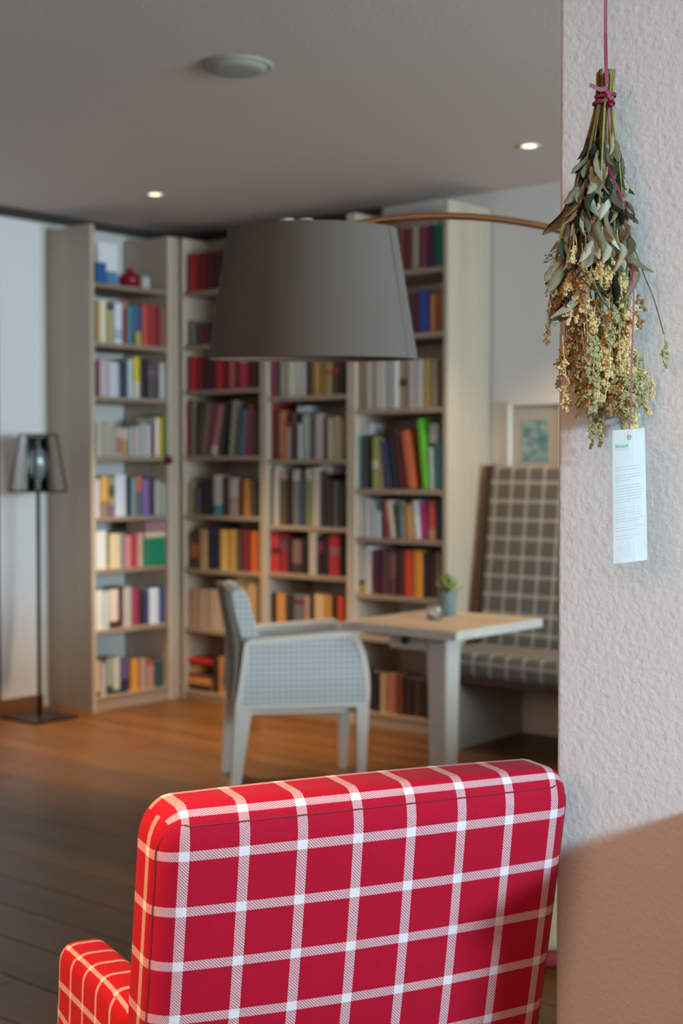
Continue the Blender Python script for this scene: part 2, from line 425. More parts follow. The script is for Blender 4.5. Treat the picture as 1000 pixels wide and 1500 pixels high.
M['pages'] = plain('book_pages', 'cbbd9d', rough=.9)
BM = {}
def desat(h, f=.12):
    c = [int(h[i:i + 2], 16) for i in (0, 2, 4)]; g = .3 * c[0] + .59 * c[1] + .11 * c[2]
    return ''.join('%02x' % round(x + (g - x) * f) for x in c)
BK = 1.3
def bookmat(h):
    if h not in BM: BM[h] = plain('cloth_' + h, desat(h), rough=.55, var=.05, scale=40, k=BK)
    return BM[h]
def book_mesh(w, h, d, mats, bands):
    bm = bmesh.new(); th = min(.0022, w * .2)
    o = [(-w / 2, d), (-w / 2, .005), (-w * .28, .0005), (w * .28, .0005), (w / 2, .005), (w / 2, d)]
    i = [(-w / 2 + th, d), (-w / 2 + th, .007), (-w * .26, .004), (w * .26, .004), (w / 2 - th, .007), (w / 2 - th, d)]
    zs = [0.0] + sorted({z * h for b in bands for z in b[:2] if 0 < z < 1}) + [h]
    ro = [[bm.verts.new((x, y, z)) for x, y in o] for z in zs]; ri = [[bm.verts.new((x, y, z)) for x, y in i] for z in (0, h)]
    for a in range(len(zs) - 1):
        zc = (zs[a] + zs[a + 1]) / 2 / h; mi = 0
        for bi, b in enumerate(bands):
            if b[0] < zc < b[1]: mi = 2 + bi
        for k in range(5):
            f = bm.faces.new((ro[a][k], ro[a][k + 1], ro[a + 1][k + 1], ro[a + 1][k])); f.material_index = mi
    for k in range(5):
        bm.faces.new((ri[0][k + 1], ri[0][k], ri[1][k], ri[1][k + 1]))
        bm.faces.new((ro[-1][k], ro[-1][k + 1], ri[1][k + 1], ri[1][k])); bm.faces.new((ro[0][k + 1], ro[0][k], ri[0][k], ri[0][k + 1]))
    for k in (0, 5):
        vs = [r[k] for r in ro]; bm.faces.new(vs + [ri[1][k], ri[0][k]])
    nf = len(bm.faces)
    add_box(bm, -w / 2 + th, w / 2 - th, .007, d - .004, .003, h - .003)
    bm.faces.ensure_lookup_table()
    for f in list(bm.faces)[nf:]: f.material_index = 1
    bmesh.ops.recalc_face_normals(bm, faces=bm.faces)
    me = bpy.data.meshes.new('book'); bm.to_mesh(me); bm.free()
    for m in mats: me.materials.append(m)
    return me
import colorsys
def cname(h):
    r, g, b = (int(h[i:i + 2], 16) / 255 for i in (0, 2, 4)); hh, s, v = colorsys.rgb_to_hsv(r, g, b); hh *= 360
    if v < .2: return 'black'
    if s < .14: return 'white' if v > .68 else 'light grey' if v > .55 else 'grey' if v > .38 else 'dark grey'
    if s < .30 and v > .6: return 'cream' if 15 < hh < 75 else 'pale blue' if 150 < hh < 260 else 'pale green' if 75 <= hh <= 150 else 'pale pink'
    if hh < 14 or hh > 335: return 'bright red' if v > .6 and s > .6 else 'dusty red' if s < .5 else 'dark red'
    if hh < 42: return ('orange' if v > .62 and s > .55 else 'tan' if v > .52 else 'brown')
    if hh < 68: return 'yellow' if v > .6 and s > .5 else 'olive' if s > .4 else 'beige'
    if hh < 160: return 'bright green' if v > .6 else 'green'
    if hh < 200: return 'teal'
    if hh < 255: return 'blue' if v > .4 else 'navy'
    return 'purple' if hh < 300 else 'plum'
NB = 0
def shelf_books(ci, face, row, z, items, dep=.19):
    """items: (x0, x1, top y, colour [, lean px [, bands]]) measured in the photograph, turned into real sizes on the shelf"""
    global NB
    n = len(items); prev = None
    for q, it in enumerate(items):
        x0, x1, yt, h = it[:4]; lean = it[4] if len(it) > 4 else 0; bands = it[5] if len(it) > 5 else []
        setb = .018 + .014 * random.random()
        a, zt = face.xz(x0 + .4, yt, setb); b, _ = face.xz(x1 - .3, yt, setb)
        a = max(a, LIM[ci][0] + .001); b = min(b, LIM[ci][1] - .001)
        if prev and not lean: a = max(a, min(prev, b - .011))
        prev = b
        w = max(.009, b - a - .0016); c = (a + b) / 2; hh = zt - z
        d = min(.3, max(.12, min(hh * .72, .2)))
        ang = 0.0
        if lean:
            zc = face.xz(x0, yt, setb)[0]; a2 = face.xz(x0 + lean, yt, setb)[0]
            ang = math.atan2(a2 - zc, hh); w *= cos(ang)
            hh = (hh - abs(sin(ang)) * w) / cos(ang)
        mats = [bookmat(h), M['pages']] + [bookmat(bb[2]) for bb in bands]
        me = book_mesh(w, hh, d, mats, bands)
        o = bpy.data.objects.new('book', me); COL.objects.link(o)
        lift = abs(sin(ang)) * w / 2
        o.location = face.world(c, setb, z + .0004 + lift); o.rotation_euler = (0, ang, face.rz)
        size = 'narrow' if w < .03 else 'thick' if w > .062 else 'upright'
        if ang: size = 'leaning'
        o['label'] = '%s %s book, %s from left, %s shelf down, %s' % (cname(h), size, ORD[q] if q < 16 else str(q + 1) + 'th', ORD[row], CN[ci])
        o['category'] = 'book'; o['group'] = 'books on the tall bookcases'; NB += 1
def flat_book(face, z, px0, px1, py0, py1, h, label, bands=(), d=.17):
    a, zt = face.xz(px0, py0, .03); b, zb = face.xz(px1, py1, .03)
    L_ = LIM[0] if face is FA else LIM[1]
    a = max(a, L_[0] + .001); b = min(b, L_[1] - .001)
    w = b - a; th = max(.012, zt - zb)
    me = book_mesh(th, w, d, [bookmat(h), M['pages']], list(bands))
    o = bpy.data.objects.new('book', me); COL.objects.link(o)
    o.rotation_euler = (0, pi / 2, face.rz); o.location = face.world(a, .03, z + th / 2 + .0005)
    o['label'] = label; o['category'] = 'book'; o['group'] = 'books on the tall bookcases'
    return z + th + .001

RA = {
 1: [(141,147,440,'b09060'),(147,157,440,'d8ccaa'),(158,168,447,'a89a60',0,[(.88,1,'2c3a28')]),(168,180,443,'c8d0da',0,[(.1,.35,'9aa8c0')]),(180,187,440,'8a3030',0,[(.8,1,'b8604a')]),(187,197,448,'3a7690'),(197,208.5,447,'34507a'),(209,219.5,445,'c0392b'),(220,234,447,'8e1d1f'),(235,244,452,'8a5040')],
 2: [(141,146.5,528,'7a4a4a'),(147,160,527,'b9a3a8'),(160.5,175.5,530,'b8bec8'),(177,186,528,'2a3040'),(186,196,526,'a9b8ba'),(196.5,206,523,'c0b8a0',0,[(.4,1,'c9b41f')]),(207,216.5,525,'1c1a1e'),(217,233,536,'4a4448',0,[(.7,.9,'6a5058')]),(234,244,532,'a8aca8')],
 3: [(142,150,619,'b8ae98'),(150.5,157,620,'aca694'),(157.5,164,619,'b2ac9a'),(164.5,171,624,'a6a290'),(171.5,179,626,'b8a8a0',0,[(.1,.65,'b06a74')]),(179.5,188,627,'b8b0a0',0,[(.0,.6,'b08a50')]),(189,197,626,'9aa59c'),(197.5,206,625,'b5a0a0'),(206.5,214,620,'a0a8a4'),(214.5,222,622,'b0b4b0'),(222.5,227,620,'7a3a48'),(227.5,233,612,'d8d0c8'),(233.5,238,612,'d8b030'),(238.5,245,608,'2f8a3c')],
 4: [(140.5,147,702,'d0c8d0'),(148,160,698,'d8a040',0,[(0,.4,'8a7a58')]),(160.5,168.5,700,'a89458',0,[(.5,.8,'3c5c38'),(0,.3,'8a5a90')]),(169,185.5,696,'ccd2dc'),(187,192.5,698,'204048'),(193,200,700,'7f9494'),(200.5,209,698,'606070',0,[(.62,1,'c86048')]),(209.5,220.5,702,'7c5ca0'),(221,226.5,700,'3a3040'),(227,236,704,'a0a094'),(236.5,245,708,'98a088')],
 5: [(141,157,778,'d0d4d2'),(161,178,782,'d0bf94'),(178.5,183.5,780,'8888a0'),(184,193,784,'d07880'),(194,201.5,782,'b83038'),(202,211,780,'b89880')],
 6: [(140.5,152,865,'ccd0cc'),(152.5,160.5,866,'c0c8c8'),(161,174.5,864,'d4c4b4',0,[(0,.18,'3a2c28')]),(175,180.5,862,'503038'),(181,194,860,'b5aaa4'),(195,204.5,862,'9e2848'),(205,212.5,865,'282028'),(213,219,868,'3a4a80'),(219.5,234,862,'ccd4e0'),(236,245,860,'3a4478')],
 7: [(140.5,147.5,968,'c8b494',0,[(0,.12,'3a2c28')]),(148,156.5,972,'b0a8a8'),(157,166,965,'8fa89c',0,[(0,.25,'1c4a34')]),(166.5,177,964,'b4c0b0',0,[(0,.12,'2c5a44')]),(178,189,965,'5a4c90',0,[(0,.4,'24264a')]),(193,204,966,'d08c30'),(206,215,965,'b08878'),(215.5,227,968,'a88070',0,[(.82,1,'b03a30')]),(229,240,968,'1f4a50')],
}
for r, it in RA.items(): shelf_books(0, FA, r, zA[r], it)
RB = {
 0: [(276,284,373,'a81818'),(284.5,290,372,'900f18'),(290.5,302,370,'6a0c18'),(302.5,312,369,'4a0a18'),(312.5,325,368,'3a1018')],
 1: [(277,286,470,'7a7a70'),(287,293.5,472,'4a4040'),(294,303,475,'6a1828'),(303.5,312,472,'3a2024')],
 2: [(276,285,522,'b01820'),(285.5,296,522,'7c1420'),(297,313,524,'3a1828'),(314,325.5,523,'b01a28'),(326,333.5,523,'7a1018'),(334,342,524,'b05048'),(342.5,348,524,'5a3020'),(348.5,360.5,522,'b02040',0,[(.8,1,'b08a70')]),(361,376,523,'5a1418')],
 3: [(269.5,277,592,'8c2c30'),(278,284.5,585,'6a6a58'),(285,291,588,'4a4030',9),(291.5,300,590,'6a5a50',9),(300.5,306,591,'7a3a3c',10),(306.5,317,592,'9a6068',12,[(0,.2,'b0a0a0')]),(318,325,589,'30261a',9),(332.5,342,587,'7a7a68',6),(342.5,350,595,'3a4850',5),(350.5,358,600,'606a80',5),(358.5,366.5,592,'7a3034',4),(368,376,600,'4a4a3a')],
 4: [(274,284,705,'8c8468'),(284.5,292.5,715,'4a4460',0,[(0,.3,'6a4a38')]),(293,309.5,702,'221a1e'),(311,324,696,'a8a49c',0,[(0,.25,'3a8098')]),(325,333.5,698,'2a2a20'),(334,347,700,'8e7c74',0,[(.5,1,'a09890')]),(348,354.5,702,'5a1f18'),(355,366.5,702,'b47a34'),(367,375.5,705,'40484a')],
 5: [(277,290,780,'4a3420',0,[(.3,.7,'a0582c')]),(291,303,775,'a88c60'),(304,320.5,770,'1c1a34'),(321,333,776,'c8a048'),(333.5,344.5,776,'b08838'),(345,352.5,780,'4c4c44'),(353,365.5,778,'7c1824'),(366,377.5,778,'c85a18')],
 6: [(273,281,863,'a48c70'),(281.5,289,863,'a8907a'),(289.5,297,863,'a08870'),(297.5,305,864,'ac947c'),(305.5,313,864,'a48c72'),(313.5,321,864,'b09a80'),(321.5,329,865,'a08a70'),(329.5,337,865,'a89076'),(343,359.5,846,'b89a68'),(360,376,848,'b08e5a')],
 7: [(311.5,318,966,'2c2626'),(318.5,330,962,'b8783a'),(331.5,343,970,'20305a'),(343.5,352,965,'6a5a48')],
}
for r, it in RB.items(): shelf_books(1, FB, r, zB[r], it)
RC = {
 0: [(396,406,368,'5a4a3c'),(406.5,418,364,'8a7a66'),(418.5,428,370,'2c3440'),(428.5,441,366,'a09080'),(441.5,452,372,'6a2430'),(452.5,466,366,'9a968c'),(466.5,478,370,'4a4438'),(478.5,492,367,'b0a48c')],
 1: [(396,408,446,'3a4450'),(408.5,420,442,'a89a84'),(420.5,432,448,'7a2c2c'),(432.5,446,444,'8c8878'),(446.5,458,450,'30343a'),(458.5,472,445,'b4a890'),(472.5,486,448,'5c4a38')],
 2: [(397,402,524,'8a2040'),(402.5,409,526,'404048'),(409.5,418,525,'a8a08c'),(418.5,430,524,'b8b49c'),(430.5,440,526,'b0b0a4'),(440.5,447.5,525,'b8bcb4'),(448,453,527,'303030'),(453.5,458.5,525,'8a4a28'),(459,466.5,526,'b08a48'),(467,475,525,'8a6a18'),(475.5,485.5,526,'9a8450',0,[(.55,.7,'a05038')]),(486,495,527,'4a3028',0,[(.6,.78,'903028')]),(495.5,503,526,'2c2420')],
 3: [(394,401,590,'8c2428'),(401.5,406.5,600,'4a3028'),(407,416,602,'b05a34'),(416.5,424.5,618,'9a8074',0,[(.85,1,'8a2018')]),(425,434,605,'4a3838'),(434.5,440,620,'9a9a98'),(440.5,452.5,607,'8a958c'),(453,459.5,610,'465048'),(460,472,606,'a89894'),(473,478,610,'5a5040'),(478.5,488,612,'b0a088'),(488.5,496,610,'a89478'),(496.5,503,614,'9c8a58')],
 4: [(394,398,685,'4a5a34'),(398.5,408,682,'b0a898'),(408.5,420,690,'5a4c34',0,[(.85,1,'a09088')]),(420.5,426.5,690,'221a18'),(427,437,688,'6a6460',0,[(.8,1,'96928a')]),(438,446.5,692,'3a4860'),(447,454.5,686,'7c8a3c',0,[(.8,1,'c0b898')]),(455,468,685,'aaa498'),(469,475.5,690,'3a2c2c'),(476,485,702,'3c2624'),(485.5,495,704,'5a5850'),(495.5,502.5,710,'3a4034')],
 5: [(395,408,778,'b02428',0,[(.45,.6,'5a1418')]),(408.5,421,782,'8c1c28',0,[(.6,.9,'6a3844')]),(421.5,426.5,790,'2a1a1c'),(427,441,790,'7a5a50',0,[(0,.3,'3a2420')]),(441.5,449,785,'241818'),(460.5,472,785,'301c20',0,[(.6,.85,'7a2c40')]),(472.5,480,787,'201618'),(480.5,496,783,'a81c28',0,[(.5,.7,'8a5054')]),(496.5,502.5,787,'2c2430')],
 6: [(395,403,868,'2a2420'),(403.5,417,868,'b87c3c'),(417.5,428,870,'2e2c2a'),(428.5,444,870,'5a5c60',0,[(.7,.85,'6a2030')]),(444.5,453,872,'a07a68'),(453.5,458.5,874,'303430'),(459,474.5,870,'b89a68'),(475,485,872,'b07828'),(485.5,492.5,876,'2c2020'),(493,502.5,873,'c04018')],
}
for r, it in RC.items(): shelf_books(2, FB, r, zC[r], it)
RD = {
 0: [(584,592,335,'7a3030'),(592.5,601,335,'5a1c20'),(602,613,333,'8a8478'),(613.5,624,332,'6a2430'),(624.5,634.5,330,'3a2048'),(635,641.5,330,'0c5a48'),(642,648,325,'0c7a60')],
 1: [(596,604,430,'3a2424'),(604.5,611,428,'5a1828'),(611.5,625,425,'24388a'),(628,638,430,'b07040'),(638.5,648,422,'8a4a24')],
 2: [(524,534,526,'8a7458'),(535,546,526,'b8b4a4'),(546.5,556.5,527,'a89a8a'),(557,565,526,'c4c4c0'),(565.5,573,527,'a0a4a0'),(573.5,582,526,'c0c0bc'),(582.5,594.5,527,'a08a6c',0,[(.45,.6,'4a3c30')]),(595,606,526,'aa9c90'),(606.5,618.5,527,'b4aeaa'),(619,629.5,526,'a8904a'),(630,639.5,527,'96866c'),(640,647.5,528,'5a5448')],
 3: [(523,527.5,637,'5a8a90'),(528,538,640,'3c3a34'),(538.5,543,640,'201c18'),(543.5,552.5,640,'7a8a3c',0,[(.4,.55,'b0b090')]),(553,561,642,'8a7a5a',-1),(564,573,645,'2c3260',-9),(574,583,640,'1a1818',-9),(584,594,626,'4c1420',-11),(595.5,608,629,'b8562f',-11),(618,627.5,613,'54b81c',-9),(628.5,635,655,'9ab4ba',-3),(635.5,647,650,'3a7a8c')],
 4: [(524,528,732,'b0aca0'),(528.5,533.5,732,'a8a8a4'),(534,541,733,'b4b6b8'),(541.5,549,735,'9aa0b0'),(549.5,556.5,735,'a4b0b0',0,[(.75,1,'3a7868')]),(564,569.5,733,'8c1c28',-6),(570.5,579,733,'b4ac98',-7),(580,586,738,'2c4038',-3),(586.5,592,735,'7a8488',-2),(592.5,604,738,'b08040',-2),(606,616,733,'c0c2cc',-4),(617,625,735,'b0207a',-2),(625.5,636,735,'b0403c',0,[(.0,.3,'a87a60')]),(638,647.5,735,'1c3448')],
 5: [(525,533,802,'b0aeae',0,[(0,.2,'b09a2c'),(.2,.28,'1c1c18')]),(533.5,544.5,800,'c0bec0'),(545,556,805,'4a1028'),(556.5,567,805,'4a2a30'),(567.5,580,805,'5a3430',0,[(.4,.9,'7a4840')]),(580.5,590,806,'3a1418'),(590.5,603,806,'cc3a1c'),(603.5,617.5,806,'d08020'),(618,627,808,'2a1a1c'),(627.5,636,810,'3a1c1c'),(636.5,647.5,808,'7a5a3c')],
 7: [(543,554,983,'141c18'),(554.5,566,986,'a88a6c'),(566.5,580,986,'a06048'),(580.5,590,989,'6a2c20'),(590.5,604,992,'2a1a18'),(604.5,618,994,'3a2818'),(618.5,626,996,'2a2018')],
}
for r, it in RD.items(): shelf_books(3, FB, r, zD[r], it)
# things that lie or stand among the books
z = zB[7]
z = flat_book(FB, z, 274, 309, 999, 1011, '1c1818', 'black book lying at foot of flat pile, lowest shelf, corner bookcase')
z = flat_book(FB, z, 274, 308, 981, 997, 'c08038', 'orange-tan book lying second in flat pile, lowest shelf, corner bookcase')
z = flat_book(FB, z, 275, 308, 970, 978, '6a2a20', 'thin dark red book lying in flat pile, lowest shelf, corner bookcase')
zt_ = z
M['cream_glaze'] = plain('cream_glaze', 'c8ac6a', rough=.35)
cx, _ = FB.xz(290, 965, .1)
o = lathe('bowl', [(0, .064), (.04, .063), (.058, .045), (.066, .02), (.066, 0), (.06, 0), (.058, .02), (.05, .04), (0, .056)], M['cream_glaze'])
o.location = FB.world(cx, .11, zt_ + .0005); tag(o, 'upturned yellowish bowl on the flat pile of books, lowest shelf', 'bowl')
flat_book(FB, zt_ + .0655, 275, 308, 935, 946, 'c01810', 'bright red flat book on upturned yellowish bowl, lowest shelf', d=.15)
# left bookcase: green book facing out with two flat ones above it
a, zt = FA.xz(212.5, 789, .03); b, _ = FA.xz(244.5, 789, .03); b = min(b, LIM[0][1] - .001)
me = book_mesh(b - a, zt - zA[5], .17, [bookmat('0a7a5a'), M['pages']], [])
o = bpy.data.objects.new('book', me); COL.objects.link(o); o.location = FA.world((a + b) / 2, .03, zA[5] + .0005); o.rotation_euler = (0, 0, FA.rz)
tag(o, 'broad green boxed book at right end of sixth shelf down, leftmost bookcase', 'book', 'books on the tall bookcases')
z2 = flat_book(FA, zt + .001, 212.5, 245, 779, 786, 'c8b890', 'cream book lying flat directly on broad green book, leftmost bookcase')
flat_book(FA, z2, 213, 245, 763, 777, '9a6a78', 'dusty pink book lying flat topmost above broad green book, leftmost bookcase')
M['card'] = plain('white_card', 'f6f7f7', rough=.7, var=.02)
M['blue_box'] = plain('blue_paper', '2f64a0', rough=.5, var=.2, scale=14)
M['blue_box2'] = plain('light_blue_paper', '5f8db4', rough=.5, var=.25, scale=18)
M['crimson'] = plain('crimson_glaze', '8a1030', rough=.25, var=.05)
M['white_glaze'] = plain('white_glaze', 'c4c4bf', rough=.3, var=.02)
def facebox(name, face, px0, px1, py0, z, d, mat, label, cat, back=.04, tilt=0.0, th=None):
    a, zt = face.xz(px0, py0, back); b, _ = face.xz(px1, py0, back)
    o = box(name, -(b - a) / 2, (b - a) / 2, 0, d, 0, zt - z, mat, None, .004)
    o.location = face.world((a + b) / 2, back, z + .0006); o.rotation_euler = (-tilt, 0, face.rz); tag(o, label, cat); return o
facebox('gift_box', FA, 141, 156, 383, zA[0], .10, M['blue_box'], 'blue box at left end of top shelf, leftmost bookcase', 'box', back=.05)
facebox('gift_box', FA, 157, 172, 397, zA[0], .07, M['blue_box2'], 'small mottled light blue box on top shelf, leftmost bookcase', 'box', back=.05)
facebox('picture_card', FA, 144, 172, 354, zA[0], .006, M['card'], 'white card standing upright behind blue boxes, top shelf, leftmost bookcase', 'card', back=.16)
def small_lathe(name, face, px, back, z, prof, mat, label, cat):
    x, _ = face.xz(px, 700, back); o = lathe(name, prof, mat, None, 28); o.location = face.world(x, back, z + .0005); tag(o, label, cat); return o
small_lathe('vase', FA, 191, .1, zA[0], [(0, 0), (.03, 0), (.055, .02), (.066, .045), (.06, .07), (.04, .088), (.022, .093), (.02, .11), (.024, .118), (.018, .118), (.014, .10), (0, .09)], M['crimson'], 'round crimson vase on top shelf of leftmost bookcase', 'vase')
small_lathe('cup', FA, 213, .06, zA[0], [(0, 0), (.022, 0), (.03, .01), (.034, .045), (.028, .07), (.022, .078), (.019, .07), (.026, .045), (.022, .014), (0, .008)], M['white_glaze'], 'small white cup on top shelf right of crimson vase', 'cup')
x, _ = FA.xz(202, 495, .008)
M['yellow'] = plain('yellow_paint', 'c2a95c', rough=.5)
o = box('small_box', -.02, .02, 0, .011, 0, .075, M['yellow'], None, .002); o.location = FA.world(x, .0005 + .004, zA[1] + .0006); o.rotation_euler = (0, 0, FA.rz)
tag(o, 'tiny yellow box in front of blue books, second shelf down, leftmost bookcase', 'box')
M['oxblood'] = plain('oxblood', '5a1420', rough=.4)
q = FA.world(FA.xz(247, 674, -.02)[0], -.02, FA.xz(247, 674, -.02)[1])
t = emp('bauble', q, 0, 'small dark red bauble hanging at right edge of leftmost bookcase', 'ornament')
lathe('ball', [(0, -.026), (.014, -.022), (.023, -.01), (.0245, .003), (.02, .016), (.01, .023), (0, .025)], M['oxblood'], t, 20)
tube('hook', [(0, 0, .024), (0, .004, .04), (0.006, .012, .045)], .0015, M['darkline'], t, 6)
M['paper'] = plain('paper_white', 'b9c0c8', rough=.8, var=.04)
def flat_slip(face, px0, px1, z, th, label):
    a, _ = face.xz(px0, 690, .05); b, _ = face.xz(px1, 690, .05)
    o = box('paper_stack', 0, b - a, 0, .12, 0, th, M['paper'], None, .002); o.location = face.world(a, .045, z); o.rotation_euler = (0, 0, face.rz)
    tag(o, label, 'papers'); return o
flat_slip(FB, 436, 452, FB.xz(444, 604, .03)[1], .035, 'small white paper pack on grey-green books, fourth shelf, third bookcase')
flat_slip(FB, 470, 486, FB.xz(478, 694, .03)[1], .05, 'pale paper pack on brown books, fifth shelf, third bookcase')
flat_slip(FB, 528, 544, FB.xz(534, 637, .03)[1], .06, 'pale blue paper pack on dark books, fourth shelf, rightmost bookcase')
flat_slip(FB, 629, 642, FB.xz(636, 649, .03)[1], .10, 'white carton above pale blue and teal books, rightmost bookcase')

# ------------------------------------------------------------------ lantern floor lamp by the left wall
M['iron'] = plain('blackened_iron', '2c2624', rough=.45, metal=.6)
M['glass'] = plain('clear_glass', 'e8f0f2', rough=.03, var=0, Transmission_Weight=1.0, IOR=1.45)
M['mirror'] = plain('silvered_cup', 'd3dcdf', rough=.18, metal=.35, var=.02)
lp = on_plane(57, 900, uvz(-6.20, 0), U)
t = emp('floor_lamp', (lp.x, lp.y, 0), ROT, 'black iron lantern floor lamp with square base by the left wall', 'floor lamp')
LY = lp.y
def lz(py): return at_depth(57, py, LY).z
box('base', -.15, .15, -.15, .15, 0, .012, M['iron'], t, .003)
zs0, zs1 = lz(719), lz(637)
tube('pole', [(0, 0, .012), (0, 0, zs0 + .01)], .011, M['iron'], t, 12)
cage = box('lantern_plate', -.112, .112, -.112, .112, zs0 - .008, zs0 + .002, M['iron'], t, .002)
bm = bmesh.new(); rb, rt = .112, .070
for s in range(4):
    a = pi / 4 + s * pi / 2; a2 = a + pi / 2
    B = lambda an, r, z: Vector((r * 1.414 * cos(an), r * 1.414 * sin(an), z))
    tube_bm(bm, [B(a, rb - .005, zs0), B(a, rt, zs1)], .0055, 6)
    tube_bm(bm, [B(a, rt, zs1), B(a2, rt, zs1)], .0055, 6)
    tube_bm(bm, [(B(a, rb - .005, zs0) + B(a2, rb - .005, zs0)) / 2, (B(a, rt, zs1) + B(a2, rt, zs1)) / 2], .004, 6)
from_bm('lantern_cage', bm, M['iron'], t, smooth=True)
lathe('glass_chimney', [(.058, zs0 + .003), (.058, zs1 - .01), (.0562, zs1 - .01), (.0562, zs0 + .003)], M['glass'], t, 32, close=True)
lathe('lamp_holder', [(0, zs0 + .003), (.042, zs0 + .003), (.044, zs0 + .02), (.044, zs1 - .05), (.036, zs1 - .035), (0, zs1 - .03)], M['mirror'], t, 24)

# ------------------------------------------------------------------ arc lamp with the grey drum shade
m, nt, b = newmat('grey_shade_linen')
tc = nd(nt, 'ShaderNodeTexCoord'); mp = nd(nt, 'ShaderNodeMapping', i_Vector=tc.outputs['Object']); mp.inputs['Scale'].default_value = (1, 1, 1)
n = nd(nt, 'ShaderNodeTexNoise', i_Vector=mp.outputs[0], i_Scale=420.0, i_Detail=2.0)
nt.links.new(mixc(nt, n.outputs['Fac'], hexc('504b44'), hexc('5f5a52')), b.inputs['Base Color']); b.inputs['Roughness'].default_value = .9
bp = nd(nt, 'ShaderNodeBump', i_Strength=.5, i_Distance=.0006, i_Height=n.outputs['Fac']); nt.links.new(bp.outputs[0], b.inputs['Normal'])
M['linen'] = m
M['shade_in'] = plain('shade_lining', '8a7468', rough=.9)
M['brass'] = plain('brushed_bronze', 'a5805c', rough=.32, metal=1.0, var=.05)
AY = 3.5
base_x = 1.44
t = emp('arc_lamp', (base_x, AY, 0), 0, 'arc floor lamp with large grey drum shade and thin bronze arm', 'arc lamp')
sc = at_depth(457.5, 430, AY); zt = at_depth(457, 338, AY).z; zb = at_depth(457, 526, AY).z
sx = sc.x - base_x; Rt, Rb = .2065, .2575
sh = lathe('lamp_shade', [(Rb, zb), (Rb * .999, zb + .004), (Rt, zt - .004), (Rt, zt), (Rt - .004, zt), (Rt - .004, zt - .01), (Rb - .004, zb + .01), (Rb - .004, zb)], M['linen'], t, 96, close=True, loc=(sx, 0, 0))
sh.data.materials.append(M['shade_in'])
for v_ in sh.data.vertices:                      # the shade hangs a little tipped towards the room
    f_ = radians(2.6); z_ = v_.co.z - (zt + zb) / 2; y_ = v_.co.y
    v_.co.y = y_ * cos(f_) - z_ * sin(f_); v_.co.z = (zt + zb) / 2 + z_ * cos(f_) + y_ * sin(f_)
for p in sh.data.polygons:
    c = p.center; rr = math.hypot(c.x, c.y); zz = (c.z - zb) / (zt - zb)
    if p.normal.x * c.x + p.normal.y * c.y < -.1 * rr: p.material_index = 1
# overlapping seam of the fabric, right of the front
ang = radians(-27); bm = bmesh.new()
P4 = []
for k in range(7):
    f = k / 6; z = zb + (zt - zb) * f; r = Rb + (Rt - Rb) * f + .0012
    P4.append([bm.verts.new((r2 * cos(an), r2 * sin(an), z)) for an, r2 in ((ang, r - .002), (ang, r), (ang + .07, r), (ang + .14, r), (ang + .14, r - .002))])
for a_, b_ in zip(P4, P4[1:]):
    for k in range(4): bm.faces.new((a_[k], a_[k + 1], b_[k + 1], b_[k]))
for v_ in bm.verts:
    f_ = radians(2.6); z_ = v_.co.z - (zt + zb) / 2; y_ = v_.co.y
    v_.co.y = y_ * cos(f_) - z_ * sin(f_); v_.co.z = (zt + zb) / 2 + z_ * cos(f_) + y_ * sin(f_)
from_bm('fabric_seam', bm, M['linen'], sh)
R = 1.19; pk = Vector((at_depth(650, 311, AY).x - base_x, 0, at_depth(650, 311, AY).z - .009)); cz = pk.z - R
pts = []
a0 = math.asin((sx - pk.x) / R)
for k in range(40):
    an = a0 + (pi / 2 - a0) * k / 39; pts.append((pk.x + R * sin(an), 0, cz + R * cos(an)))
bx = pts[-1][0]
pts.append((bx, 0, .04))
tube('arm', pts, .0088, M['brass'], t, 12)
hz = pts[0][2]
tube('stem', [(sx, 0, hz + .002), (sx, 0, zt - .09)], .007, M['brass'], t, 10)
bm = bmesh.new()
for k in range(3):
    an = 2 * pi * k / 3 + .4
    tube_bm(bm, [(sx, 0, zt - .03), (sx + (Rt - .006) * cos(an), (Rt - .006) * sin(an), zt - .012)], .003, 6)
from_bm('shade_spider', bm, M['brass'], t, smooth=True)
M['white_plastic'] = plain('white_plastic', 'cfd0cc', rough=.4, var=.01)
for px in (419, 447):
    q = at_depth(px, 330, AY); qx = q.x - base_x
    lathe('lamp_socket', [(0, zt - .12), (.012, zt - .12), (.02, zt - .10), (.02, zt + .028), (.0175, zt + .038), (0, zt + .039)], M['white_plastic'], t, 20, loc=(qx, .06, 0))
tube('socket_bar', [(at_depth(417, 330, AY).x - base_x, .06, zt - .09), (sx, 0, zt - .085), (at_depth(449, 330, AY).x - base_x, .06, zt - .09)], .005, M['brass'], t, 8)
lathe('base', [(0, 0), (.17, 0), (.175, .008), (.17, .035), (.03, .045), (.02, .06), (0, .06)], M['iron'], t, 48, loc=(bx, 0, 0))

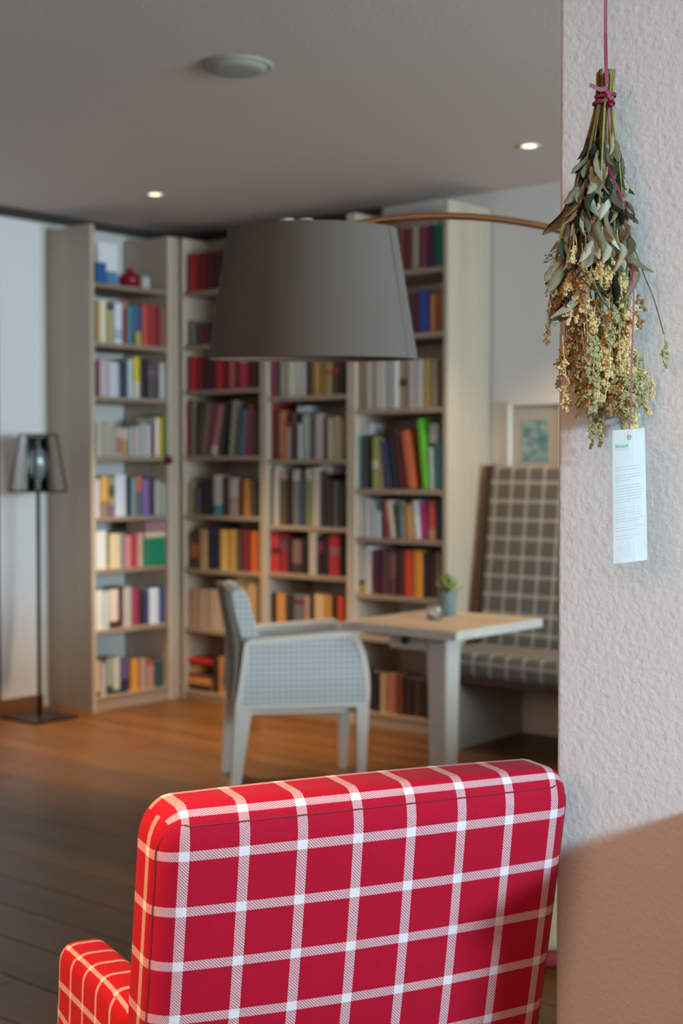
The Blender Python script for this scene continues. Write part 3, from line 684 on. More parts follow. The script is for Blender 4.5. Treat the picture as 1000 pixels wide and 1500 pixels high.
# ------------------------------------------------------------------ grey checked armchair
M['greycheck'] = plaid('grey_blue_check', 'c0c6c6', '646e76', .0235, .0075, .0235, .0075, mixs=.36, cross=.72, rough=.9)
M['whitewood'] = plain('white_lacquered_wood', 'c9c6be', rough=.4, var=.03)
M['taupe'] = plain('taupe_backing', '6c6258', rough=.9, var=.05)
ct = radians(9)
t = emp('grey_armchair', (.105, 5.93, 0), ct, 'low grey-blue checked armchair with white wooden legs, drawn up to the table', 'armchair')
W = .52
def leg(pts): return pts
for y0 in (0, W - .045):
    y1 = y0 + .045
    prism('leg', [(-.045, .365), (.012, .365), (-.005, 0), (-.038, 0)], y0, y1, M['whitewood'], t, .004)
    prism('leg', [(-.552, .365), (-.48, .365), (-.535, 0), (-.575, 0)], y0, y1, M['whitewood'], t, .004)
    # white frame round the upholstered side
    fr = [(-.552, .365), (-.53, .50), (-.512, .64), (-.49, .655), (-.06, .683), (-.03, .66), (0, .58), (.013, .50), (.016, .43), (.012, .365)]
    fi = [(-.525, .385), (-.507, .50), (-.490, .628), (-.478, .634), (-.072, .660), (-.052, .64), (-.024, .57), (-.012, .50), (-.010, .43), (-.012, .385)]
    bm = bmesh.new(); n = len(fr)
    vs = [[bm.verts.new((x, y, z)) for x, z in pp] for pp, y in ((fr, y0), (fi, y0), (fr, y1), (fi, y1))]
    for k in range(n):
        k2 = (k + 1) % n
        bm.faces.new((vs[0][k], vs[0][k2], vs[1][k2], vs[1][k])); bm.faces.new((vs[2][k2], vs[2][k], vs[3][k], vs[3][k2]))
        bm.faces.new((vs[0][k2], vs[0][k], vs[2][k], vs[2][k2])); bm.faces.new((vs[1][k], vs[1][k2], vs[3][k2], vs[3][k]))
    from_bm('side_frame', bm, M['whitewood'], t)
    prism('side_panel', [(x, z) for x, z in fi], y0 + .004, y1 - .004, M['greycheck'], t, 0)
# backrest: a wedge, thicker below, with a taupe back
def back_prism(name, pts, y0, y1, mat): return prism(name, pts, y0, y1, mat, t, .008)
back_prism('backrest', [(-.545, .38), (-.44, .42), (-.415, .52), (-.445, .635), (-.50, .847), (-.515, .86), (-.56, .86), (-.575, .847), (-.525, .64), (-.53, .5)], .047, W - .047, M['greycheck'])
for y0 in (-.001, W - .047 + .001):
    back_prism('back_bolster', [(-.512, .662), (-.45, .668), (-.498, .847), (-.512, .86), (-.556, .86), (-.573, .847), (-.553, .75), (-.533, .67)], y0, y0 + .047, M['greycheck'])
prism('back_cover', [(-.570, .40), (-.553, .40), (-.540, .5), (-.530, .64), (-.556, .76), (-.576, .845), (-.568, .857), (-.585, .859), (-.592, .847), (-.577, .76), (-.553, .64), (-.556, .5)], -.002, W + .002, M['taupe'], t, .002)
rbox('seat', (.46, W - .1, .14), (.03, .03, .04), M['greycheck'], t, origin=(-.235, W / 2, .42))
box('seat_rail', -.52, -.01, .046, W - .046, .335, .36, M['whitewood'], t, .003)

# ------------------------------------------------------------------ pedestal table and what stands on it
M['tabletop'] = wood('table_limed_top', 'b59c80', 'cdb79b', axis=0, scale=6)
M['table_white'] = wood('table_limed_edge', 'bdb7ae', 'cbc6be', axis=2, scale=6)
TZ = .72
tl = on_floor(513, 909, TZ); tn = on_floor(667, 925, TZ); tr = on_floor(787, 906, TZ)
un = tn.dot(U); vn = tn.dot(V); wu = un - tl.dot(U); wv = tr.dot(V) - vn
t = emp('table', uvz(un - wu / 2, vn + wv / 2), ROT, 'small square limed wood pedestal table with black-knobbed drawer beside the bench', 'table')
nb = 5
for k in range(nb):
    y0 = -wv / 2 + wv * k / nb; y1 = y0 + wv / nb
    box('top_board', -wu / 2, wu / 2, y0 + .0004, y1 - .0004, TZ - .034, TZ, M['tabletop'], t, .002)
for (a_, b_, c_, d_) in ((-wu / 2 - .012, wu / 2 + .012, -wv / 2 - .012, -wv / 2 - .0005), (-wu / 2 - .012, wu / 2 + .012, wv / 2 + .0005, wv / 2 + .012),
                     (-wu / 2 - .012, -wu / 2 - .0005, -wv / 2, wv / 2), (wu / 2 + .0005, wu / 2 + .012, -wv / 2, wv / 2)):
    box('edge_band', a_, b_, c_, d_, TZ - .036, TZ + .0005, M['table_white'], t, .002)
bmx = bmesh.new(); lv = []
for z, h in ((.03, .043), (.40, .048), (TZ - .0345, .055)):
    lv.append([bmx.verts.new((.022 + sx_ * h, -.024 + sy_ * h, z)) for sx_, sy_ in ((-1, -1), (1, -1), (1, 1), (-1, 1))])
for a_, b_ in zip(lv, lv[1:]):
    for k in range(4): bmx.faces.new((a_[k], a_[(k + 1) % 4], b_[(k + 1) % 4], b_[k]))
bmx.faces.new(lv[0][::-1]); bmx.faces.new(lv[-1])
bmesh.ops.bevel(bmx, geom=list(bmx.edges), offset=.005, segments=2, affect='EDGES')
from_bm('pedestal', bmx, M['table_white'], t)
box('foot', -.2, .22, -.055, .035, 0, .03, M['table_white'], t, .004)
box('foot', -.03, .09, -.21, .19, 0.0005, .0295, M['table_white'], t, .004)
dr = box('drawer', -wu / 2 + .06, -.034, -.077, .14, TZ - .128, TZ - .0345, M['table_white'], t, .003)
kb = lathe('knob', [(0, 0), (.008, 0), (.009, .008), (.019, .018), (.02, .026), (.012, .033), (0, .034)], M['iron'], dr, 20, loc=(-.125, -.077, TZ - .085)); kb.rotation_euler = (pi / 2, 0, 0)
q = on_floor(646, 903, TZ)
M['doily'] = plain('printed_napkin', 'b9a7a4', rough=.9, var=.18, scale=60)
o = box('napkin', -.13, .13, -.085, .085, 0, .0015, M['doily'], None, 0.0005); o.location = (q.x, q.y, TZ + .0003); o.rotation_euler = (0, 0, ROT)
tag(o, 'pinkish printed paper napkin under the candle glass and plant pot', 'napkin')
q = on_floor(656, 902, TZ); pz = TZ + .0022
M['pot'] = plain('grey_blue_pot', '6f7f80', rough=.5, var=.05)
M['soil'] = plain('soil', '2c231c', rough=1)
M['succulent'] = plain('succulent_green', '7c9048', rough=.5, var=.2, scale=40)
t = emp('potted_succulent', (q.x, q.y, pz), 0, 'green succulent in slim grey-blue pot on the small table', 'potted plant')
lathe('pot', [(0, 0), (.030, 0), (.033, .004), (.040, .10), (.041, .106), (.037, .106), (.036, .098), (0, .094)], M['pot'], t, 28)
lathe('soil', [(0, .0965), (.034, .0955)], M['soil'], t, 20)
bm = bmesh.new()
def leafshape(bm, L, Wd, th):
    rows = []
    for k in range(6):
        f = k / 5; w = Wd * math.sin(pi * min(1, .12 + f * .85)) ** .8; x = L * f; zz = L * .35 * f * f
        rows.append([bm.verts.new((x, -w, zz + .1 * w)), bm.verts.new((x, 0, zz - th)), bm.verts.new((x, w, zz + .1 * w)), bm.verts.new((x, 0, zz + th))])
    for a_, b_ in zip(rows, rows[1:]):
        for k in range(4): bm.faces.new((a_[k], a_[(k + 1) % 4], b_[(k + 1) % 4], b_[k]))
    bm.faces.new(rows[0][::-1]); bm.faces.new(rows[-1])
leafshape(bm, .048, .009, .003); bmesh.ops.recalc_face_normals(bm, faces=bm.faces)
lm = bpy.data.meshes.new('leaf'); bm.to_mesh(lm); bm.free(); lm.materials.append(M['succulent'])
for k in range(22):
    o = link('leaf', lm, None, t, loc=(0, 0, .1 + .0012 * k), rot=(0, -radians(5 + k * 3.6), k * 2.4)); s_ = 1.45 - k * .012; o.scale = (s_, s_, s_)
for p in lm.polygons: p.use_smooth = True
q = on_floor(637, 908, TZ)
t = emp('candle_glass', (q.x, q.y, pz), 0, 'small round clear candle glass in front of the grey-blue pot', 'candle holder')
lathe('glass', [(0, 0), (.026, 0), (.036, .012), (.039, .035), (.034, .062), (.030, .070), (.028, .070), (.032, .060), (.0365, .035), (.033, .014), (0, .006)], M['glass'], t, 32)
M['wax'] = plain('tealight_silver', 'd8dde0', rough=.25, metal=.7, var=.02)
lathe('tealight', [(0, .0065), (.019, .0065), (.0195, .022), (.018, .022), (.017, .018), (0, .018)], M['wax'], t, 24)

# ------------------------------------------------------------------ bench
M['benchplaid'] = plaid('grey_bench_plaid', '62615c', 'b0aba3', .094, .02, .094, .02, ou=.01, ov=.03, mixs=.55, cross=.95, rough=.95)
M['darkwood'] = wood('dark_bench_wood', '3a2a1e', '4c3828', axis=2)
D_u = xD1
t = emp('bench', uvz(D_u + .04, WB - .012), ROT, 'high-backed bench in grey plaid along the back wall', 'bench')
BL = 2.3
def rec(p):
    f = (p.z - .42) / .95; p.y += -.20 + .12 * f; return p
rbox('backrest', (BL - .02, .09, .95), (.02, .03, .03), M['benchplaid'], t, n=(10, 2, 8), deform=rec, origin=(BL / 2 + .02, .02, .42 + .475))
def rec2(x, z): return (x, z)
bm = bmesh.new()
pr = [(-.255, .30), (-.24, .42), (-.10, 1.375), (-.02, 1.375), (-.02, .30)]
a_ = [bm.verts.new((.0, y, z)) for y, z in pr]; b_ = [bm.verts.new((.026, y, z)) for y, z in pr]
bm.faces.new(a_); bm.faces.new(b_[::-1])
for k in range(5): bm.faces.new((a_[k], b_[k], b_[(k + 1) % 5], a_[(k + 1) % 5]))
from_bm('end_panel', bm, M['darkwood'], t)
rbox('seat', (BL - .04, .40, .12), (.03, .03, .035), M['benchplaid'], t, n=(10, 3, 3), origin=(BL / 2 + .04, -.42, .42))
box('seat_board', .03, BL, -.60, -.02, .33, .36, M['darkwood'], t, .003)
M['greige'] = plain('greige_paint', 'a09a90', rough=.6, var=.03)
for x in (.14, 1.2, BL - .15): box('support_panel', x, x + .035, -.56, -.02, 0, .33, M['greige'], t, .002)

# framed picture above the bench
nV = V
def wallpt(px, py): q = on_plane(px, py, uvz(0, WB), nV); return q.dot(U), q.z
u0, z1 = wallpt(746, 588); u1, z0 = wallpt(829, 700)
ua, za = wallpt(766, 616); ub, zb2 = wallpt(805, 676)
uc = (u0 + u1) / 2
t = emp('picture', uvz(uc, WB, z0), ROT, 'white framed teal picture with wide mat on wall above bench', 'picture')
hw = (u1 - u0) / 2; hh = z1 - z0
bm = bmesh.new()
for (a, b, c, d) in ((-hw, hw, 0, .022), (-hw, hw, hh - .022, hh), (-hw, -hw + .022, .022, hh - .022), (hw - .022, hw, .022, hh - .022)): add_box(bm, a, b, -.03, -.002, c, d, .002)
from_bm('frame', bm, M['frame_white'], t)
M['mat'] = plain('picture_mat', 'b0aca2', rough=.8, var=.02)
box('mat_board', -hw + .02, hw - .02, -.012, -.002, .02, hh - .02, M['mat'], t, 0)
m, nt, b = newmat('teal_print'); tc = nd(nt, 'ShaderNodeTexCoord')
n = nd(nt, 'ShaderNodeTexNoise', i_Vector=tc.outputs['Object'], i_Scale=22.0, i_Detail=4.0)
r = nd(nt, 'ShaderNodeValToRGB', i_Fac=n.outputs['Fac']); r.color_ramp.elements[0].color = hexc('4f7f8a'); r.color_ramp.elements[1].color = hexc('a5b8b4'); r.color_ramp.elements[0].position = .42; r.color_ramp.elements[1].position = .7
nt.links.new(r.outputs[0], b.inputs['Base Color']); M['teal'] = m
box('print', ua - uc, ub - uc, -.0145, -.012, zb2 - z0, za - z0, M['teal'], t, 0)

# ------------------------------------------------------------------ footstool glimpsed between armchair and pillar
M['beige_cloth'] = plain('beige_cloth', '9a8468', rough=.95, var=.05)
M['red_dark'] = plain('dark_red_cloth', '701420', rough=.9)
q = on_floor(812, 1425)
t = emp('footstool', (q.x + .10, q.y + .19, 0), radians(5), 'low beige footstool with dark red foot, between red armchair and pillar', 'footstool')
rbox('cushion', (.40, .36, .19), (.02, .02, .03), M['beige_cloth'], t, origin=(0, 0, .15))
rbox('base', (.38, .34, .058), (.03, .03, .028), M['red_dark'], t, origin=(0, 0, .03))

# ------------------------------------------------------------------ red checked armchair in front
M['redcheck'] = plaid('red_check', 'a80526', 'ddd2d4', 0.080, .0142, .0766, .0132, ou=.002, ov=.0714, hatch=.0042, mixs=.42, cross=.95, rough=.82)
M['redcheck_side'] = plaid('red_check_side', 'ac0820', 'ddd2d4', .080, .010, .074, .011, ou=-.005, ov=.012, hatch=.0042, mixs=.48, cross=.9, rough=.82)
M['redpipe'] = plain('red_seam', '7a0c1c', rough=.9)
M['chairleg'] = wood('dark_chair_leg', '4a3424', '5c4430', axis=2)
phi = radians(24)
Lc = Vector((-.231, 1.80, 0)); Wc = .632
rc = Vector((cos(phi), sin(phi), 0)); root = Lc + rc * (Wc / 2)
t = emp('red_armchair', (root.x, root.y, 0), phi, 'bright red armchair with white window-pane check, seen from behind', 'armchair')
ZT = .937; ZB = .26; K = .19
def backdef(p):
    f = (p.x / (Wc / 2)); zz = (p.z - ZB) / (ZT - ZB)
    if p.y < .055: p.y -= .030 * (1 - f * f) * (0.55 + .45 * math.sin(pi * min(1, max(0, zz))))
    p.z += .004 * (1 - f * f) * zz
    p.y += K * (ZT - p.z) + .02 * (1 - zz) ** 2
    return p
rbox('backrest', (Wc, .125, ZT - ZB), (.042, .036, .06), M['redcheck'], t, n=(18, 4, 22), deform=backdef, origin=(0, .0625, (ZT + ZB) / 2))
# stitched seams where the outer panel meets the boxing
def backpt(x, y, z): return backdef(Vector((x, y, z)))
pts = []; hx = Wc / 2; sy_ = .006; kf = math.sqrt(1 - ((.036 - sy_) / .036) ** 2) + .012
ex, ez = .042, .06
ix, iz = hx - ex + ex * kf, ZT - ez + ez * kf
kx = .92; sx_y = .036 - .036 * math.sqrt(1 - kx * kx) - .001
jx = hx - ex + ex * kx
for k in range(26): pts.append((-jx, sx_y, ZB + .05 + (ZT - ez - ZB - .05) * k / 25))
for k in range(1, 9):
    a = pi - pi / 2 * k / 8; f = k / 8; kk = kx + (kf - kx) * f; pts.append((-hx + ex + ex * kk * cos(a), sx_y + (sy_ - sx_y) * f, ZT - ez + ez * kk * sin(a)))
for k in range(1, 21): pts.append((-hx + ex + (Wc - 2 * ex) * k / 20, sy_, iz))
for k in range(1, 9):
    a = pi / 2 - pi / 2 * k / 8; f = 1 - k / 8; kk = kx + (kf - kx) * f; pts.append((hx - ex + ex * kk * cos(a), sx_y + (sy_ - sx_y) * f, ZT - ez + ez * kk * sin(a)))
for k in range(1, 26): pts.append((jx, sx_y, ZT - ez - (ZT - ez - ZB - .05) * k / 25))
tube('seam', [backpt(*p) for p in pts], .0011, M['redpipe'], t, 6)
for s in (-1, 1):
    def armdef(p, s=s):
        p.x += s * .03 * max(0, (.60 - p.z)) ; p.z -= .10 * max(0, p.y - .3) * (p.z > .5); return p
    rbox('armrest', (.085, .42, .33), (.028, .03, .03), M['redcheck_side'], t, n=(3, 10, 8), deform=armdef, origin=(s * (hx - .0425), .185 + .21, .450))
rbox('seat_cushion', (Wc - .172, .50, .17), (.04, .05, .05), M['redcheck_side'], t, origin=(0, .45, .40))
rbox('seat_base', (Wc - .01, .60, .13), (.03, .03, .03), M['redcheck_side'], t, origin=(0, .46, .255))
for sx_ in (-1, 1):
    for y in (.24, .70):
        x = sx_ * (hx - .06)
        tube('leg', [(x, y, .195), (x, y, 0)], [.022, .015], M['chairleg'], t, 10)

# ------------------------------------------------------------------ unseen block added right of the frame to shade the lower pillar wall
M['blockwood'] = wood('block_oak', '6d4c30', '866240', axis=0)
t = emp('shade_block', uvz(PE_u, PE_v - .003), ROT, 'added oak block out of frame on the right, shades the lower pillar wall', 'shade_block')
def slab(name, z0, z1, inset, mat):
    bm = bmesh.new(); pr = [(.30 + inset, 0), (.50 + inset, -.42 + inset), (1.7 - inset, -.42 + inset), (1.7 - inset, 0)]
    a_ = [bm.verts.new((x, y, z0)) for x, y in pr]; b_ = [bm.verts.new((x, y, z1)) for x, y in pr]
    bm.faces.new(a_[::-1]); bm.faces.new(b_)
    for k in range(4): bm.faces.new((a_[k], a_[(k + 1) % 4], b_[(k + 1) % 4], b_[k]))
    return from_bm(name, bm, mat, t)
slab('carcass', .0, .878, .02, M['blockwood']); slab('top', .878, .908, 0, M['blockwood'])

# unseen block added behind the pillar to keep window light from under the bench
t = emp('low_daylight_block', uvz(-1.9, 3.92), ROT, 'added long low oak block hidden behind the pillar wall, cuts the window light', 'daylight_block')
box('carcass', 0, .40, 0, 1.6, .05, .60, M['blockwood'], t, .003)
box('top', -.015, .415, -.015, 1.615, .6005, .63, M['blockwood'], t, .003)
box('plinth', .03, .38, .03, 1.57, 0, .0495, M['darkwood'], t, .002)
for k in range(4):
    d_ = box('door', -.018, -.0005, .015 + k * .395, .015 + k * .395 + .385, .07, .585, M['blockwood'], t, .003)
    lathe('knob', [(0, 0), (.006, 0), (.014, .012), (.012, .02), (0, .022)], M['iron'], d_, 16, loc=(-.018, .05 + k * .395, .42)).rotation_euler = (0, -pi / 2, 0)

# ------------------------------------------------------------------ hanging bunch of dried herbs
M['stem_g'] = plain('dry_stem_green', '8a8448', rough=.8, var=.2, scale=60)
M['stem_b'] = plain('dry_stem_brown', '5e4a2c', rough=.85, var=.2, scale=60)
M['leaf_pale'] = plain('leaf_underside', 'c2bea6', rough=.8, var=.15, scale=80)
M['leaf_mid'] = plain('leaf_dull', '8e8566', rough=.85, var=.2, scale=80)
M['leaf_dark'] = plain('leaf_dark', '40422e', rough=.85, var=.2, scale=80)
M['fl_tan'] = plain('floret_straw', 'd2b680', rough=.9, var=.2, scale=200)
M['fl_ochre'] = plain('floret_ochre', '957a50', rough=.9, var=.2, scale=200)
M['fl_olive'] = plain('floret_olive', 'a29a6a', rough=.9, var=.2, scale=200)
M['pink'] = plain('magenta_ribbon', '84123e', rough=.55, var=.04)
HX, HY = .3805, 2.06
def bp_(px, py, dy=0.0):
    q = at_depth(px, py, HY + dy); return Vector((q.x - HX, q.y - HY, q.z))
bq = emp('dried_herb_bunch', (HX, HY, 0), 0, 'bunch of dried yellow herbs hanging upside down in front of pillar', 'dried flowers')
def bz(py): return bp_(885, py).z
rnd = random.Random(11)
stem_ends = []
# outline of the bunch: centre x and half width in the photograph at given heights
prof = [(100, 888, 15), (145, 885, 14), (190, 881, 20), (250, 877, 34), (330, 871, 48), (400, 872, 58), (470, 876, 62), (560, 886, 62), (630, 890, 56)]
def outline(py):
    for (y0, c0, w0), (y1, c1, w1) in zip(prof, prof[1:]):
        if y0 <= py <= y1:
            f = (py - y0) / (y1 - y0); return c0 + (c1 - c0) * f, w0 + (w1 - w0) * f
    return prof[-1][1:]
def inside(py, a, r):
    """point of the bunch at image height py, angle a, relative radius r"""
    c, w = outline(py); q = bp_(c, py); hw_ = w / 1011.0
    return Vector((q.x + hw_ * r * cos(a), q.y + min(hw_, .052) * r * sin(a), q.z))
for k in range(36):
    a = 2 * pi * rnd.random(); r = math.sqrt(rnd.random()); tw = rnd.uniform(-.8, .8)
    yend = rnd.uniform(330, 520); ys = [rnd.uniform(100.5, 112), 128, 145, 165, 190, 250]
    y = 290
    while y < yend: ys.append(y); y += 45
    pts = [inside(yy, a + tw * (.35 if yy < 120 else 0), r * (.9 if yy < 180 else 1)) for yy in ys]
    rr = rnd.uniform(.0014, .0026); n_ = len(pts)
    tube('stem', pts, [rr * (1 - .6 * i / n_) for i in range(n_)], M['stem_g'] if rnd.random() < .62 else M['stem_b'], bq, 6)
def herb_leaf(seed):
    rr = random.Random(seed); bm = bmesh.new(); L = 1.0; rows = []; N = 9
    w0 = rr.uniform(.11, .19); curl = rr.uniform(.1, .6); fold = rr.uniform(.3, 1.1); side = rr.uniform(-.3, .3)
    for k in range(N + 1):
        f = k / N; w = w0 * math.sin(pi * (.05 + .93 * f)) ** .75 * (1 + .07 * math.sin(f * 21 + seed)); z = -f
        x = side * f * f + .05 * math.sin(f * 6 + seed); y = -curl * f * f * .5
        dy = w * fold
        rows.append([bm.verts.new((x - w, y + dy, z)), bm.verts.new((x - w * .5, y + dy * .3, z)), bm.verts.new((x, y, z)), bm.verts.new((x + w * .5, y + dy * .3, z)), bm.verts.new((x + w, y + dy, z))])
    for a_, b_ in zip(rows, rows[1:]):
        for k in range(4): bm.faces.new((a_[k], a_[k + 1], b_[k + 1], b_[k]))
    r = bmesh.ops.solidify(bm, geom=list(bm.faces), thickness=.012)
    me = bpy.data.meshes.new('leaf'); bmesh.ops.recalc_face_normals(bm, faces=bm.faces); bm.to_mesh(me); bm.free()
    for p in me.polygons: p.use_smooth = True
    return me
leaf_meshes = []
for s_ in range(9):
    for mk in ('leaf_pale', 'leaf_mid', 'leaf_dark'):
        me = herb_leaf(s_); me.materials.append(M[mk]); leaf_meshes.append((mk, me))
LP = [m_ for k_, m_ in leaf_meshes if k_ == 'leaf_pale']; LM = [m_ for k_, m_ in leaf_meshes if k_ == 'leaf_mid']; LD = [m_ for k_, m_ in leaf_meshes if k_ == 'leaf_dark']
for k in range(240):
    py = rnd.triangular(190, 470, 300); a = rnd.uniform(pi, 2 * pi) if rnd.random() < .72 else rnd.uniform(0, 2 * pi)
    r = rnd.uniform(.55, 1.05) if rnd.random() < .75 else rnd.uniform(.1, .6)
    p = inside(py - 18, a, r)
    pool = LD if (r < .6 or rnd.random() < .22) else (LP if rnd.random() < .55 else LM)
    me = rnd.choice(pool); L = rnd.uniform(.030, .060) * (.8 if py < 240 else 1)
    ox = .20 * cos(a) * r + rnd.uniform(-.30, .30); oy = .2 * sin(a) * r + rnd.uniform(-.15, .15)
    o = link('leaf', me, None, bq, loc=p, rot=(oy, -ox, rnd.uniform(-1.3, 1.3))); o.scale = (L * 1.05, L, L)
def panicle(seed, L, w, n):
    rr = random.Random(seed); bm = bmesh.new()
    base = bmesh.new(); bmesh.ops.create_icosphere(base, subdivisions=1, radius=1); bv = [v.co.copy() for v in base.verts]; bf = [[v.index for v in f.verts] for f in base.faces]; base.free()
    br = [(rr.uniform(.15, .95), rr.uniform(0, 2 * pi), rr.uniform(.4, 1)) for _ in range(max(5, n // 14))]
    for k in range(n):
        f, a, q = rr.choice(br); d = rr.random() ** .6
        ww = w * math.sin(pi * min(.97, .12 + .84 * f)) ** .6
        c = Vector((cos(a) * q * ww * d, sin(a) * q * ww * d, -L * f - .010 * d)) + Vector([rr.gauss(0, w * .13) for _ in range(3)])
        s_ = rr.uniform(.0014, .0030); M3 = Matrix.Rotation(rr.uniform(0, 6), 3, 'X') @ Matrix.Rotation(rr.uniform(0, 6), 3, 'Z')
        st = Vector((1, rr.uniform(.6, 1), rr.uniform(.6, 1.4)))
        vs = [bm.verts.new(c + M3 @ Vector((v.x * st.x, v.y * st.y, v.z * st.z)) * s_) for v in bv]
        for fi_ in bf: bm.faces.new([vs[i] for i in fi_])
    tube_bm(bm, [(0, 0, .02), (rr.uniform(-.003, .003), 0, -L * .5), (0, 0, -L)], .0008, 4)
    me = bpy.data.meshes.new('flower_cluster'); bm.to_mesh(me); bm.free(); return me
PAN = {}
for mk, n_ in (('fl_tan', 6), ('fl_ochre', 4), ('fl_olive', 5)):
    PAN[mk] = []
    for s_ in range(n_):
        me = panicle(s_ * 7 + len(mk), .060 + .008 * s_, .0115 + .0014 * (s_ % 3), 240); me.materials.append(M[mk]); PAN[mk].append(me)
def add_panicle(p, mk, sc_=1.0, tilt=(0, 0)):
    o = link('flower_cluster', rnd.choice(PAN[mk]), None, bq, loc=p, rot=(tilt[0], tilt[1], rnd.uniform(0, 6.28))); o.scale = (sc_, sc_, sc_ * rnd.uniform(.85, 1.15)); return o
for k in range(140):
    py = rnd.uniform(375, 565); a = rnd.uniform(pi * .95, 2.05 * pi) if rnd.random() < .72 else rnd.uniform(0, 2 * pi); r = rnd.uniform(.35, 1.03)
    p = inside(py - 20, a, r)
    left = p.x < -.03
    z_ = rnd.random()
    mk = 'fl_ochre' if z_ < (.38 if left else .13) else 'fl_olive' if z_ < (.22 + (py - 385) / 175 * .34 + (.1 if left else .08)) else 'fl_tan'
    add_panicle(p, mk, rnd.uniform(.7, 1.05), (rnd.uniform(-.15, .15), rnd.uniform(-.2, .2)))
# tips that hang lowest, and the loose sprigs at the sides
for px, py, mk, s_ in ((872, 560, 'fl_olive', .75), (880, 575, 'fl_olive', .8), (868, 585, 'fl_olive', .7), (850, 540, 'fl_olive', .8), (838, 528, 'fl_tan', .8), (828, 490, 'fl_ochre', .75), (835, 460, 'fl_ochre', .8), (905, 545, 'fl_olive', .8), (898, 555, 'fl_tan', .6), (935, 545, 'fl_tan', .8), (955, 548, 'fl_tan', .55), (948, 575, 'fl_tan', .6), (930, 500, 'fl_tan', .85), (942, 520, 'fl_olive', .7), (918, 560, 'fl_olive', .55), (810, 385, 'fl_ochre', .7), (815, 400, 'fl_ochre', .8), (808, 430, 'fl_ochre', .7), (802, 465, 'fl_ochre', .5)):
    add_panicle(bp_(px, py, rnd.uniform(-.02, .02)), mk, s_)
for pl in ([(845, 260), (826, 320), (815, 370), (808, 420), (803, 475)], [(842, 300), (822, 350), (826, 410), (835, 470)], [(850, 330), (834, 420), (842, 520)], [(858, 250), (838, 300), (820, 350)]):
    tube('stem', smooth_path([bp_(x, y, -.01) for x, y in pl], 5), .0011, M['stem_g'], bq, 5)
pl = [(905, 270), (918, 330), (940, 395), (958, 440), (972, 490)]
tube('stem', smooth_path([bp_(x, y, -.035) for x, y in pl], 5), .0009, M['stem_b'], bq, 5)
add_panicle(bp_(974, 486, -.035), 'fl_olive', .62)
# fine seed spray at the left edge
bm = bmesh.new()
for k in range(60):
    a = rnd.uniform(0, 6.28); q = bp_(rnd.uniform(797, 826), rnd.uniform(372, 440), rnd.uniform(-.01, .01))
    bmesh.ops.create_icosphere(bm, subdivisions=1, radius=rnd.uniform(.0010, .0018), matrix=Matrix.Translation(q))
    s0 = bp_(824, 360 + rnd.uniform(0, 50)); tube_bm(bm, [s0, (s0 + q) / 2 + Vector((0, 0, .004)), q], .0004, 3)
tag(from_bm('seed_spray', bm, M['stem_b'], bq), kind='stuff')
# magenta ribbon: from the ceiling, round the stems, with a short free end
Rz = bz(103)
strip('hanging_ribbon', [bp_(885.5, -40 + 0) * 1 if False else Vector((bp_(885, 100).x, -.004, CEIL - .004)), Vector((bp_(885, 50).x, -.008, bz(50))), Vector((bp_(884, 100).x, -.017, bz(100))), Vector((bp_(885, 128).x, -.020, bz(128)))], .0052, (1, .2, 0), M['pink'], bq)
def wrap(py0, py1, turns, wd):
    pts = []
    for k in range(int(28 * turns) + 1):
        f = k / (28 * turns); a = 2 * pi * turns * f - pi * .9; py = py0 + (py1 - py0) * f; c, w = outline(py); q = bp_(c, py)
        pts.append(Vector((q.x + (w + 2.6) / 1011 * cos(a), (w + 2.6) / 1011 * sin(a), q.z + .004 * cos(a))))
    return strip('ribbon_wrap', pts, wd, (0, 0, 1), M['pink'], bq)
wrap(140, 152, 1.35, .0042)
strip('ribbon_end', [bp_(889, 131, -.021), bp_(878, 131, -.024), bp_(870, 127, -.026), bp_(863, 124, -.028)], .0058, (.25, 0, 1), M['pink'], bq)
strip('ribbon_cross', [bp_(885, 126, -.021), bp_(891, 138, -.022), bp_(897, 150, -.018)], .005, (1, .2, .4), M['pink'], bq)
kn = [bp_(896 + 3.2 * cos(a), 151 + 3.6 * sin(a), -.021 + .003 * sin(2 * a)) for a in [2 * pi * i / 12 for i in range(13)]]
tube('ribbon_knot', kn, .0020, M['pink'], bq, 8)

# paper tag on its own ribbon
M['tagpaper'] = plain('tag_paper', 'eef3f4', rough=.75, var=.01)
M['taggreen'] = plain('tag_green_ink', '6fbba4', rough=.8, var=.02)
M['tagink'] = plain('tag_grey_ink', 'bac7c4', rough=.8, var=.02)
M['tagfaint'] = plain('tag_faint_ink', 'dbe3e4', rough=.8, var=.01)
TYo = -.075; TY = HY + TYo
tg = emp('paper_tag', (at_depth(920, 630, TY).x, TY, 0), 0, 'white printed paper tag hanging below the dried herb bunch', 'paper tag')
tx0 = tg.location.x
def tp(px, py, dy=0.0):
    q = at_depth(px, py, TY); return Vector((q.x - tx0, dy, q.z))
cor = [(897, 630.5), (944, 627), (948, 820), (898, 826)]
def onTag(f, g):
    """f across, g down, in 0..1"""
    a = Vector(cor[0]).lerp(Vector(cor[1]), f); b = Vector(cor[3]).lerp(Vector(cor[2]), f); return a.lerp(b, g)
bm = bmesh.new(); nx, ny = 8, 14; grid = []
def bend(f, g): return -.004 * math.sin(pi * f) + .003 * (g - .5) ** 2
for j in range(ny + 1):
    grid.append([])
    for i in range(nx + 1):
        p = onTag(i / nx, j / ny); grid[-1].append(bm.verts.new(tp(p.x, p.y, bend(i / nx, j / ny))))
for j in range(ny):
    for i in range(nx): bm.faces.new((grid[j][i], grid[j][i + 1], grid[j + 1][i + 1], grid[j + 1][i]))
bmesh.ops.solidify(bm, geom=list(bm.faces), thickness=.0004)
sheet = from_bm('sheet', bm, M['tagpaper'], tg, smooth=False)
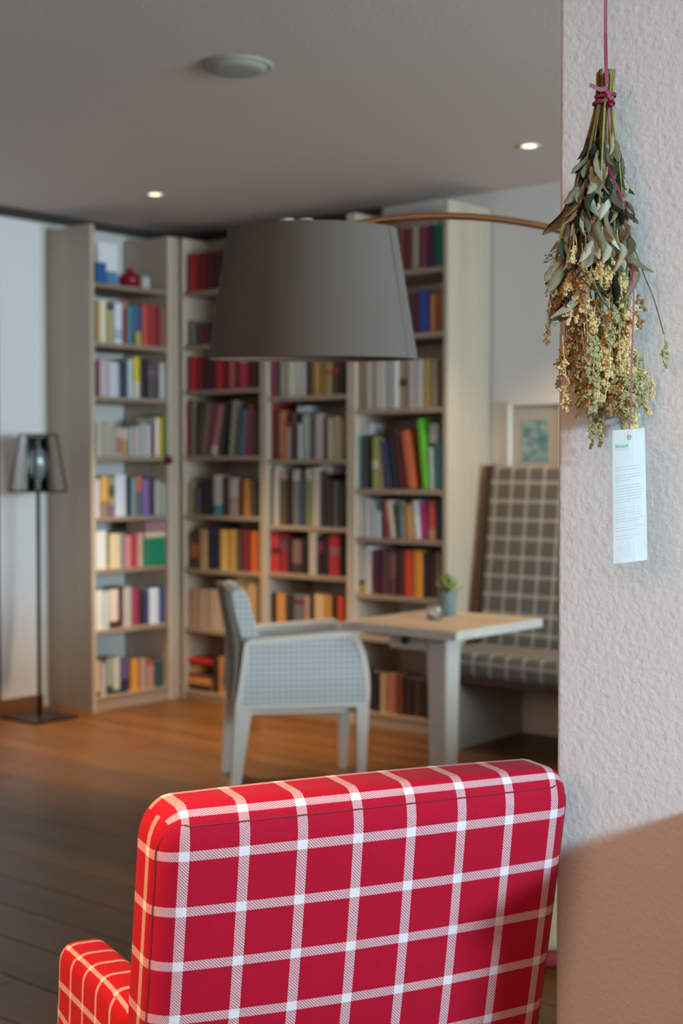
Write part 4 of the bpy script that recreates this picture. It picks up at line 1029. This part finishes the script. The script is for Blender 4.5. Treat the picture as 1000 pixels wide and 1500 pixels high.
def inkline(bm, f0, f1, g, h, slant=.012):
    N = 6; rows = []
    for k in range(N + 1):
        f = f0 + (f1 - f0) * k / N; gg = g - slant * f
        rows.append([bm.verts.new(tp(*onTag(f, gg + s_ * h / 2), bend(f, gg) - .0007)) for s_ in (-1, 1)])
    for a_, b_ in zip(rows, rows[1:]): bm.faces.new((a_[0], b_[0], b_[1], a_[1]))
bm = bmesh.new()
lines = [(.285, .82), (.305, .85), (.345, .83), (.365, .85), (.385, .52)] + [(.425 + .0205 * i, x) for i, x in enumerate((.83, .86, .86, .87, .86, .82, .5))] + [(.592 + .0205 * i, x) for i, x in enumerate((.82, .82, .83, .84, .90, .78))] + [(.737, .90), (.758, .72), (.80, .80), (.82, .66)]
for g, f1 in lines:
    f = .07
    while f < f1 - .02:
        L = rnd.uniform(.06, .16); inkline(bm, f, min(f + L, f1), g, .0055); f += L + .018
tag(from_bm('small_print', bm, M['tagink'], sheet, recalc=False), kind='stuff')
bm = bmesh.new(); inkline(bm, .07, .30, .152, .006); inkline(bm, .32, .50, .152, .006)
from_bm('subtitle', bm, M['tagink'], sheet, recalc=False)
bm = bmesh.new()
for f, g0, g1 in ((.15, .88, .93), (.22, .87, .95), (.30, .88, .93), (.42, .845, .94), (.46, .85, .93), (.60, .86, .90), (.72, .87, .95), (.80, .86, .93)):
    inkline(bm, f, f + .012, (g0 + g1) / 2, g1 - g0)
inkline(bm, .2, .9, .965, .004)
from_bm('faint_print', bm, M['tagfaint'], sheet, recalc=False)
cu = bpy.data.curves.new('heading', 'FONT'); cu.body = 'Mädesüß'; cu.size = .0068; cu.offset = .00012
to = bpy.data.objects.new('heading_curve', cu); COL.objects.link(to)
dg = bpy.context.evaluated_depsgraph_get(); me = bpy.data.meshes.new_from_object(to.evaluated_get(dg)); bpy.data.objects.remove(to)
me.materials.clear(); me.materials.append(M['taggreen'])
o = link('heading', me, None, sheet); p = onTag(.075, .135); q = tp(p.x, p.y, 0); wtx = max(v.co.x for v in me.vertices)
o.location = q; o.rotation_euler = (pi / 2, -radians(5), 0); o.scale = ((.0175) / wtx, 1, 1)
for v_ in me.vertices: v_.co.z = -bend(.075 + v_.co.x * .0175 / wtx / .0457, .135) + .0009
# eyelet and thin ribbon
M['eyelet'] = plain('eyelet_metal', 'b4b8bc', rough=.5, metal=.2)
p = onTag(.5, .06); q = tp(p.x, p.y, bend(.5, .06) - .0012)
bm = bmesh.new(); tube_bm(bm, [Vector((q.x + .0019 * cos(a), q.y, q.z + .0030 * sin(a))) for a in [2 * pi * i / 16 for i in range(17)]], .0009, 6)
from_bm('eyelet', bm, M['eyelet'], tg, smooth=True)
path = [(892, 152, -.018), (889, 200, -.012), (890, 236, -.022), (893, 250, -.048), (904, 275, -.058), (915, 300, -.060), (920, 318, -.030), (923, 345, -.02), (926, 385, -.045), (927, 400, -.066), (928, 440, -.068), (926, 500, -.074), (924, 560, -.076), (924, 600, -.0765), (921, 630, -.0775), (920, 640, -.0775)]
def rp(px, py, dy): q = at_depth(px, py, HY + dy); return Vector((q.x - tx0, q.y - TY, q.z))
strip('ribbon', smooth_path([rp(*c) for c in path], 5), .0027, (1, .15, .1), M['pink'], tg)
